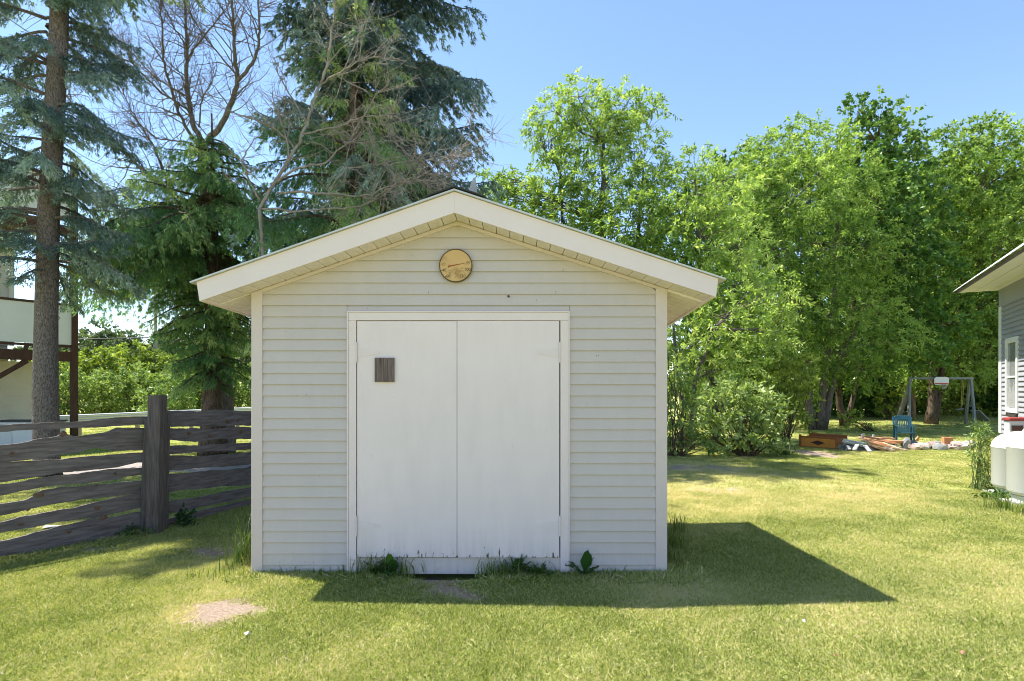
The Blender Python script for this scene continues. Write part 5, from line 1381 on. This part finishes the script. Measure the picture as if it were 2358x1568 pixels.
for i in range(4): mb.face([q(*D4[i]), q2(*D4[i]), q2(*D4[(i + 1) % 4]), q(*D4[(i + 1) % 4])])
mb.build('diamond_inlay', mat('dark_inlay', (.06, .022, .018), .5), dw)
hp = MB(); p = gnd(1795, 1030); p2 = gnd(1818, 1036); hp.tube([p, p + Vector((0, 0, .13)), p2 + Vector((0, 0, .20)), p2], .010, 6)
tag(hp.build('wire_hoop', mat('white_wire', (.6, .6, .58), .5)), 'bent white wire hoop stuck in the grass left of the wooden drawer', 'wire hoop')

# ------------------------------------------------------------------ lumber pile
lmo = mat('reddish_lumber', (.50, .24, .12), .7, (.64, .36, .20), 5, .5, stretch=(2, 2, 2)); lmp = mat('pale_lumber', (.52, .38, .25), .7, (.62, .50, .36), 6, .5)
lmg = mat('grey_lumber', (.30, .33, .32), .8, (.42, .45, .44), 6, .5); lmw = mat('white_lumber', (.42, .42, .41), .6); lmb = mat('brown_lumber', (.26, .15, .09), .8, (.36, .22, .14), 6, .5)
LUM = [  # (px0,py0,px1,py1, dY0, dY1, width, thick, material, colour word)
 (1975, 1001, 2030, 1012, .5, .2, .09, .04, lmb), (1985, 1004, 2075, 1020, .4, .1, .10, .04, lmb), (2000, 1008, 2060, 1010, .6, .5, .09, .035, lmo), (2010, 1003, 2050, 1008, .8, .7, .08, .03, lmb),
 (1942, 1012, 1995, 1022, .1, -.1, .10, .05, lmg), (1940, 1016, 1990, 1027, 0, -.2, .12, .05, lmg), (1945, 1021, 1985, 1025, .2, .1, .14, .04, lmg), (1938, 1026, 1970, 1020, .1, .2, .09, .04, lmg),
 (1977, 1008, 2050, 1026, .2, -.2, .09, .04, lmo), (1983, 1013, 2062, 1031, .1, -.2, .10, .04, lmp), (1990, 1010, 2068, 1022, .2, 0, .10, .04, lmo), (1996, 1016, 2058, 1034, 0, -.25, .09, .04, lmo),
 (2005, 1014, 2080, 1017, .2, .1, .10, .045, lmo), (2012, 1019, 2075, 1030, .1, -.1, .08, .04, lmp), (1999, 1023, 2046, 1038, -.1, -.4, .11, .05, lmb), (2020, 1012, 2082, 1016, .3, .3, .08, .035, lmo),
 (2032, 1020, 2072, 1034, 0, -.3, .09, .045, lmp), (2036, 1031, 2058, 1038, -.3, -.5, .10, .06, lmp), (2052, 1032, 2088, 1036, -.3, -.35, .09, .04, lmp), (2042, 1026, 2085, 1037, -.2, -.4, .08, .04, lmp),
 (1974, 1024, 1967, 1036, -.3, -.45, .09, .03, lmw), (1992, 1026, 2004, 1040, -.3, -.55, .10, .03, lmw), (1952, 1026, 1957, 1035, -.2, -.3, .07, .03, lmw), (1988, 998, 1986, 1012, .3, .3, .07, .03, lmw), (2012, 1000, 2009, 1012, .3, .3, .06, .03, lmw)]
lab_ = {id(lmb): ('dark brown board lying low in the lumber pile', 'brown boards in the lumber pile'), id(lmo): ('reddish board in the middle of the lumber pile', 'reddish boards in the lumber pile'), id(lmg): ('grey board at the left end of the lumber pile', 'grey boards in the lumber pile'),
        id(lmp): ('pale cut board sticking out at the right of the lumber pile', 'pale boards in the lumber pile'), id(lmw): ('short white board leaning on the lumber pile', 'white boards leaning on the lumber pile')}
LY = 14.9
for (xa, ya, xb, yb, d0, d1, wd_, tk_, m_) in LUM:
    p, q = at(xa, ya, LY + d0), at(xb, yb, LY + d1); p.z = max(p.z, .03); q.z = max(q.z, .025); mb = MB(); mb.bar(p, q, wd_, tk_)
    tag(mb.build('lumber_board', m_, bevel=.003), lab_[id(m_)][0], 'board', lab_[id(m_)][1])
# dark grey tarp-like panel under the pile
mb = MB(); p = at(1985, HY, 14.75); p.z = 0; mb.hexa([p + Vector(v) for v in ((-.45, -.10, .0), (.45, -.10, 0), (.50, .3, 0), (-.5, .3, 0), (-.42, -.06, .12), (.4, -.06, .08), (.45, .3, .12), (-.45, .3, .15))])
tag(mb.build('panel', mat('dark_grey_panel', (.075, .085, .085), .8), bevel=.01), 'dark grey panel lying under the left part of the lumber pile', 'panel')

# ------------------------------------------------------------------ rubble stones
stm = [mat('pink_grey_stone', (.24, .18, .165), .85, (.38, .30, .275), 6, .5, bump=.5), mat('pale_stone', (.36, .33, .30), .85, (.48, .44, .40), 6, .5, bump=.5), mat('grey_stone', (.18, .19, .19), .85, (.28, .29, .29), 6, .5, bump=.5), mat('tan_stone', (.34, .25, .18), .85, (.44, .35, .27), 6, .5, bump=.5)]
wrd = ['pinkish grey', 'pale', 'blue-grey', 'tan']
def stone(p, sx, sy, sz, m_, i, label=None):
    bm = bmesh.new(); bmesh.ops.create_icosphere(bm, subdivisions=2, radius=1)
    for v in bm.verts:
        c = v.co.copy(); k_ = 1 + .28 * noise.noise(c * 1.3 + Vector((i * 5.1, 0, 0))); 
        v.co = Vector((math.copysign(abs(c.x) ** .7, c.x) * sx, math.copysign(abs(c.y) ** .7, c.y) * sy, math.copysign(abs(c.z) ** .7, c.z) * sz)) * k_
    bmesh.ops.rotate(bm, verts=bm.verts, cent=(0, 0, 0), matrix=Matrix.Rotation(rnd.uniform(-.5, .5), 3, 'Y') @ Matrix.Rotation(rnd.uniform(0, 3), 3, 'Z'))
    me = bpy.data.meshes.new('stone'); bm.to_mesh(me); bm.free(); me.materials.append(m_)
    o = link('rubble_stone', me); o.location = p
    k_ = stm.index(m_); tag(o, label or wrd[k_] + ' broken stone in the rubble row beyond the lawn', 'stone', wrd[k_] + ' stones in the rubble row')
for i in range(58):
    f = rnd.random() ** .9; px = 2092 + f * 150; py = 1036 - rnd.random() * 12; p = gnd(px, py + 2); s_ = rnd.uniform(.05, .13) * (1 if i > 14 else 1.25)
    m_ = stm[rnd.choice([0, 0, 0, 1, 1, 2, 3])]
    stone((p.x, p.y, s_ * .35 + rnd.random() * .06), s_ * rnd.uniform(1, 1.5), s_, s_ * rnd.uniform(.5, .85), m_, i)
p = gnd(2085, 1036); stone((p.x, p.y, .14), .13, .10, .19, stm[2], 90, 'largest upright grey stone between lumber pile and chair')
mb = MB(); p = gnd(2181, 1030); bm_ = mat('orange_brick', (.55, .22, .09), .85, (.62, .30, .15), 14, .5, bump=.3); mb.hexa([p + Vector(v) for v in ((-.12, -.05, .1), (.11, -.07, .1), (.12, .06, .1), (-.11, .07, .1), (-.12, -.05, .29), (.11, -.07, .28), (.12, .06, .28), (-.11, .07, .29))])
tag(mb.build('brick_block', bm_, bevel=.006), 'square orange brick block standing on the stone rubble', 'brick')
mb = MB(); p = gnd(2111, 1030); mb.hexa([p + Vector(v) for v in ((-.08, -.03, .18), (.04, -.03, .18), (.05, .04, .18), (-.07, .04, .18), (-.02, -.03, .25), (.045, -.03, .34), (.05, .03, .34), (-.01, .03, .25))])
tag(mb.build('brick_shard', bm_, bevel=.004), 'small orange brick shard poking up at the left of the rubble', 'brick')

# ------------------------------------------------------------------ weeds and tall grass
bladem = leafmat('long_grass_blades', [(0, (.05, .10, .02)), (.5, (.13, .20, .04)), (1, (.30, .33, .12))], None, trans=.4, rough=.45)
weedm = leafmat('weed_leaves', [(0, (.016, .05, .014)), (.5, (.045, .115, .025)), (1, (.11, .20, .04))], None, trans=.35, rough=.4)
dockm = leafmat('dock_leaf', [(0, (.02, .06, .015)), (.5, (.05, .13, .03)), (1, (.09, .18, .035))], None, trans=.35, rough=.35)
def long_blades(c, n, h, spread, w_, lean=.5, seed=0):
    "curved blades made of 4 quads each; returns V, T"
    base = np.stack([c[0] + rng.normal(size=n) * spread[0], c[1] + rng.normal(size=n) * spread[1], np.full(n, c[2] if len(c) > 2 else 0.)], 1)
    az = rng.uniform(0, 2 * np.pi, n); out = np.stack([np.cos(az), np.sin(az), 0 * az], 1); H = h * rng.uniform(.45, 1.1, n); le = lean * rng.uniform(.2, 1.3, n)
    S = np.stack([-np.sin(az), np.cos(az), 0 * az], 1); seg = 5; Vs = []; T0 = rng.uniform(.15, .9, n); Ts = []
    def pos(t): return base + out * (le * H * t ** 2)[:, None] + np.array([0, 0, 1.]) * (H * (t - .45 * le * t ** 3))[:, None]
    for i in range(seg):
        t0, t1 = i / seg, (i + 1) / seg; w0 = w_ * (1 - t0 ** 1.5); w1 = w_ * (1 - t1 ** 1.5); a, b_ = pos(t0), pos(t1)
        Vs.append(np.stack([a - S * w0 / 2, a + S * w0 / 2, b_ + S * w1 / 2, b_ - S * w1 / 2], 1)); Ts.append(T0)
    return np.concatenate(Vs), np.concatenate(Ts)
def grass_clump(c, n, h, spread, w_, label, lean=.6, m_=bladem, name='grass_clump', group=None):
    V, T = long_blades((0, 0, 0), n, h, spread, w_, lean); o = link(name, quads_mesh(name, V, T, m_)); o.location = c; tag(o, label, 'grass clump', group); return o
p = gnd(560, 1292)
grass_clump((p.x, p.y, 0), 46, .58, (.05, .10), .011, 'tall arching grass clump beside the left corner of the shed', .8)
grass_clump((p.x + .03, p.y - .1, 0), 70, .20, (.06, .12), .009, 'short leafy grass clump at the foot of the left shed corner', .7)
p = gnd(478, 1330); grass_clump((p.x, p.y, 0), 40, .16, (.09, .06), .006, 'thin yellow-green grass clump left of the shed on the lawn', .5)
p = gnd(880, 1318); grass_clump((p.x, p.y - .03, 0), 170, .26, (.15, .05), .010, 'dark grass clump under the left shed door', .9)
p = gnd(1150, 1322); grass_clump((p.x, p.y - .02, 0), 90, .24, (.10, .04), .009, 'dark grass clump under the right shed door', 1.0)
p = gnd(1215, 1322); grass_clump((p.x, p.y - .02, 0), 120, .17, (.15, .04), .008, 'low dark grass clump below the right end of the shed door', 1.0)
for i, (px, py, n, h_, sx, lab) in enumerate(((1548, 1290, 60, .22, .05, 'front grass clump along the right shed wall'), (1556, 1262, 70, .30, .06, 'middle grass clump along the right shed wall'), (1560, 1225, 60, .30, .06, 'rear grass clump along the right shed wall'),
                                   (1400, 1322, 40, .10, .20, 'thin low grass clump under the right siding'), (700, 1322, 40, .10, .25, 'thin low grass clump under the left siding'), (2300, 1170, 80, .34, .10, 'green grass clump at the foot of the rear gas tank'), (2352, 1182, 70, .28, .10, 'green grass clump in front of the nearer gas tank'))):
    p = gnd(px, py); grass_clump((p.x, p.y, 0), n, h_, (sx, .08), .009, lab, .7)
def leafy(c, leaves, label, name='dock_plant', m_=dockm, cat='weed', lw=.42):
    "leaves: (azimuth, length, rise, droop); each a blade with a folded midrib"
    e = empty(name, c, label, cat)
    for az, L, rise, dr in leaves:
        h = Vector((math.cos(az), math.sin(az), 0)); s_ = Vector((-h.y, h.x, 0)); V = []; F = []; seg = 7
        for i in range(seg + 1):
            t = i / seg; u_ = max(0, (t - .25) / .75); wv = L * lw * .5 * math.sin(math.pi * min(1, u_ ** .75)) + .003
            p = h * (L * (t * math.cos(rise))) + Vector((0, 0, L * (t * math.sin(rise) - dr * t * t)))
            cr = .25 * wv; k_ = .01 * math.sin(i * 2.3 + az * 5)
            V += [p - s_ * wv + Vector((0, 0, cr + k_)), p, p + s_ * wv + Vector((0, 0, cr - k_))]
        for i in range(seg): a = i * 3; F += [(a, a + 1, a + 4, a + 3), (a + 1, a + 2, a + 5, a + 4)]
        me = bpy.data.meshes.new('leaf'); me.from_pydata([tuple(v) for v in V], [], F); me.materials.append(m_)
        at_ = me.attributes.new('tint', 'FLOAT', 'POINT'); at_.data.foreach_set('value', [rnd.uniform(.2, .9)] * len(V)); me.polygons.foreach_set('use_smooth', [True] * len(F))
        link('leaf', me, e)
    return e
def rl(n, L, r0=.5, r1=1.3, dr=.35): return [(rnd.uniform(0, 6.28), L * rnd.uniform(.6, 1.1), rnd.uniform(r0, r1), rnd.uniform(0, dr)) for _ in range(n)]
p = gnd(1345, 1326); leafy((p.x, p.y - .02, 0), [(-2.9, .24, .75, .2), (2.9, .20, .8, .1), (-1.2, .26, 1.35, .02), (0.1, .20, 1.15, .1), (-.5, .22, .9, .3), (-1.9, .16, .9, .3), (.3, .15, .7, .2)], 'broad-leaved dock plant at the shed wall right of the doors')
p = gnd(1190, 1318); leafy((p.x, p.y - .01, 0), rl(13, .22, .7, 1.4, .2), 'dark broad-leaved weed in front of the threshold board', lw=.5)
p = gnd(1240, 1322); leafy((p.x, p.y - .02, 0), rl(14, .18, .4, 1.2), 'low spreading weed near the right end of the threshold', lw=.45)
p = gnd(905, 1320); leafy((p.x, p.y - .02, 0), rl(16, .25, .5, 1.3), 'dark leafy weed growing under the left shed door', lw=.28)
p = gnd(860, 1318); leafy((p.x, p.y - .02, 0), rl(8, .18, .5, 1.3), 'narrow-leaved weed beside the left door casing', lw=.22)
bush(6.75, 395, [(400, 1200, 36, 18), (430, 1192, 26, 12)], weedm, 'dark low weed patch at the foot of the fence post', cat='weed', name='weed_patch', stem_r=.004, bark=mat('green_stem', (.10, .14, .04), .6), leaf=(.05, .035), dens=14, spray=.08, per=10, tint=(.2, .5))
bush(6.3, 330, [(330, 1228, 40, 9), (280, 1240, 36, 7)], weedm, 'low leafy weeds along the bottom board of the fence', cat='weed', name='weed_patch', stem_r=.004, bark=mat('green_stem', (.10, .14, .04), .6), leaf=(.04, .03), dens=14, spray=.07, per=9, tint=(.2, .5))
bush(9.1, 2262, [(2252, 1014, 13, 20), (2262, 1045, 12, 22), (2266, 1085, 10, 30), (2256, 992, 7, 12), (2272, 1120, 10, 20)], willow, 'tall seeding weed growing left of the gas tanks', cat='weed', name='tall_weed', leaf=(.085, .022), dens=17, spray=.10, per=13, tint=(.4, .8), stem_r=.007, bark=mat('green_stem', (.10, .14, .04), .6))
sd_ = MB()
bush(8.3, 2290, [(2282, 1150, 24, 16), (2300, 1162, 24, 14), (2340, 1168, 30, 12)], weedm, 'bright low weeds at the foot of the gas tanks', cat='weed', name='weed_patch', stem_r=.004, bark=mat('green_stem', (.10, .14, .04), .6), leaf=(.07, .03), dens=10, spray=.1, per=10, tint=(.5, .95))
bush(14.0, 1785, [(1790, 1040, 26, 8), (1820, 1046, 20, 5)], weedm, 'low brownish weed tuft at the foot of the large shrub', cat='weed', name='weed_patch', stem_r=.004, bark=mat('green_stem', (.10, .14, .04), .6), leaf=(.05, .03), dens=8, spray=.1, per=9, tint=(.3, .6))

# ------------------------------------------------------------------ litter on the lawn
def scrap(px, py, s_, m_, label, name='paper_scrap', h=.03):
    p = gnd(px, py); mb = MB()
    P = [Vector((rnd.uniform(-.5, .5) * s_ + dx * s_, rnd.uniform(-.3, .3) * s_ + dy * s_, .018 + h * .5 * rnd.random())) for dx, dy in ((-.6, -.5), (.5, -.6), (.7, .4), (-.3, .6))]
    tpt = sum(P, Vector()) / 4 + Vector((.3 * s_, 0, h * .35))
    for i in range(4): mb.face([P[i], P[(i + 1) % 4], tpt])
    mb.face([P[3], P[2], P[1], P[0]]); mb.v = [(v[0] + p.x, v[1] + p.y, v[2]) for v in mb.v]
    tag(mb.build(name, m_), label, 'litter')
scrap(569, 1468, .034, wht, 'crumpled white scrap of paper on the lawn before the bare patch', h=.035); scrap(1850, 1437, .022, wht, 'tiny white scrap on the lawn below the tip of the shed shadow')
scrap(2215, 1512, .02, mat('red_scrap', (.5, .1, .1), .6), 'tiny red and white scrap on the lawn at lower right'); scrap(1922, 1517, .016, mat('red_scrap', (.5, .1, .1), .6), 'tiny pinkish scrap on the lawn at lower right centre')
scrap(120, 1216, .16, mat('pale_stone_flat', (.55, .54, .52), .8), 'flat pale stone behind the lowest gap of the fence', name='flat_stone', h=.02)

# ------------------------------------------------------------------ tell like pieces apart by their order in the row
ORD = ['leftmost', 'second', 'third', 'fourth', 'fifth', 'sixth', 'seventh', 'eighth', 'ninth', 'tenth', 'eleventh', 'twelfth', 'thirteenth', 'fourteenth', 'fifteenth', 'sixteenth', 'seventeenth', 'eighteenth',
       'nineteenth', 'twentieth', 'twenty-first', 'twenty-second', 'twenty-third', 'twenty-fourth', 'twenty-fifth', 'twenty-sixth', 'twenty-seventh', 'twenty-eighth', 'twenty-ninth', 'thirtieth', 'thirty-first', 'thirty-second', 'thirty-third', 'thirty-fourth', 'thirty-fifth']
def centre(o):
    c = sum((Vector(b_) for b_ in o.bound_box), Vector()) / 8 + o.location
    return c.x / c.y
rows_ = {}
for o in scn.objects:
    g_ = o.get('group')
    if g_ and o.parent is None and (g_.endswith('in the rubble row') or 'lumber pile' in g_): rows_.setdefault(g_, []).append(o)
for g_, L_ in rows_.items():
    if len(L_) < 2: continue
    for i, o in enumerate(sorted(L_, key=centre)):
        if o['label'].startswith('largest'): continue
        o['label'] = (ORD[i] + ' of the ' if i == 0 else ORD[i] + ' from the left of the ') + g_
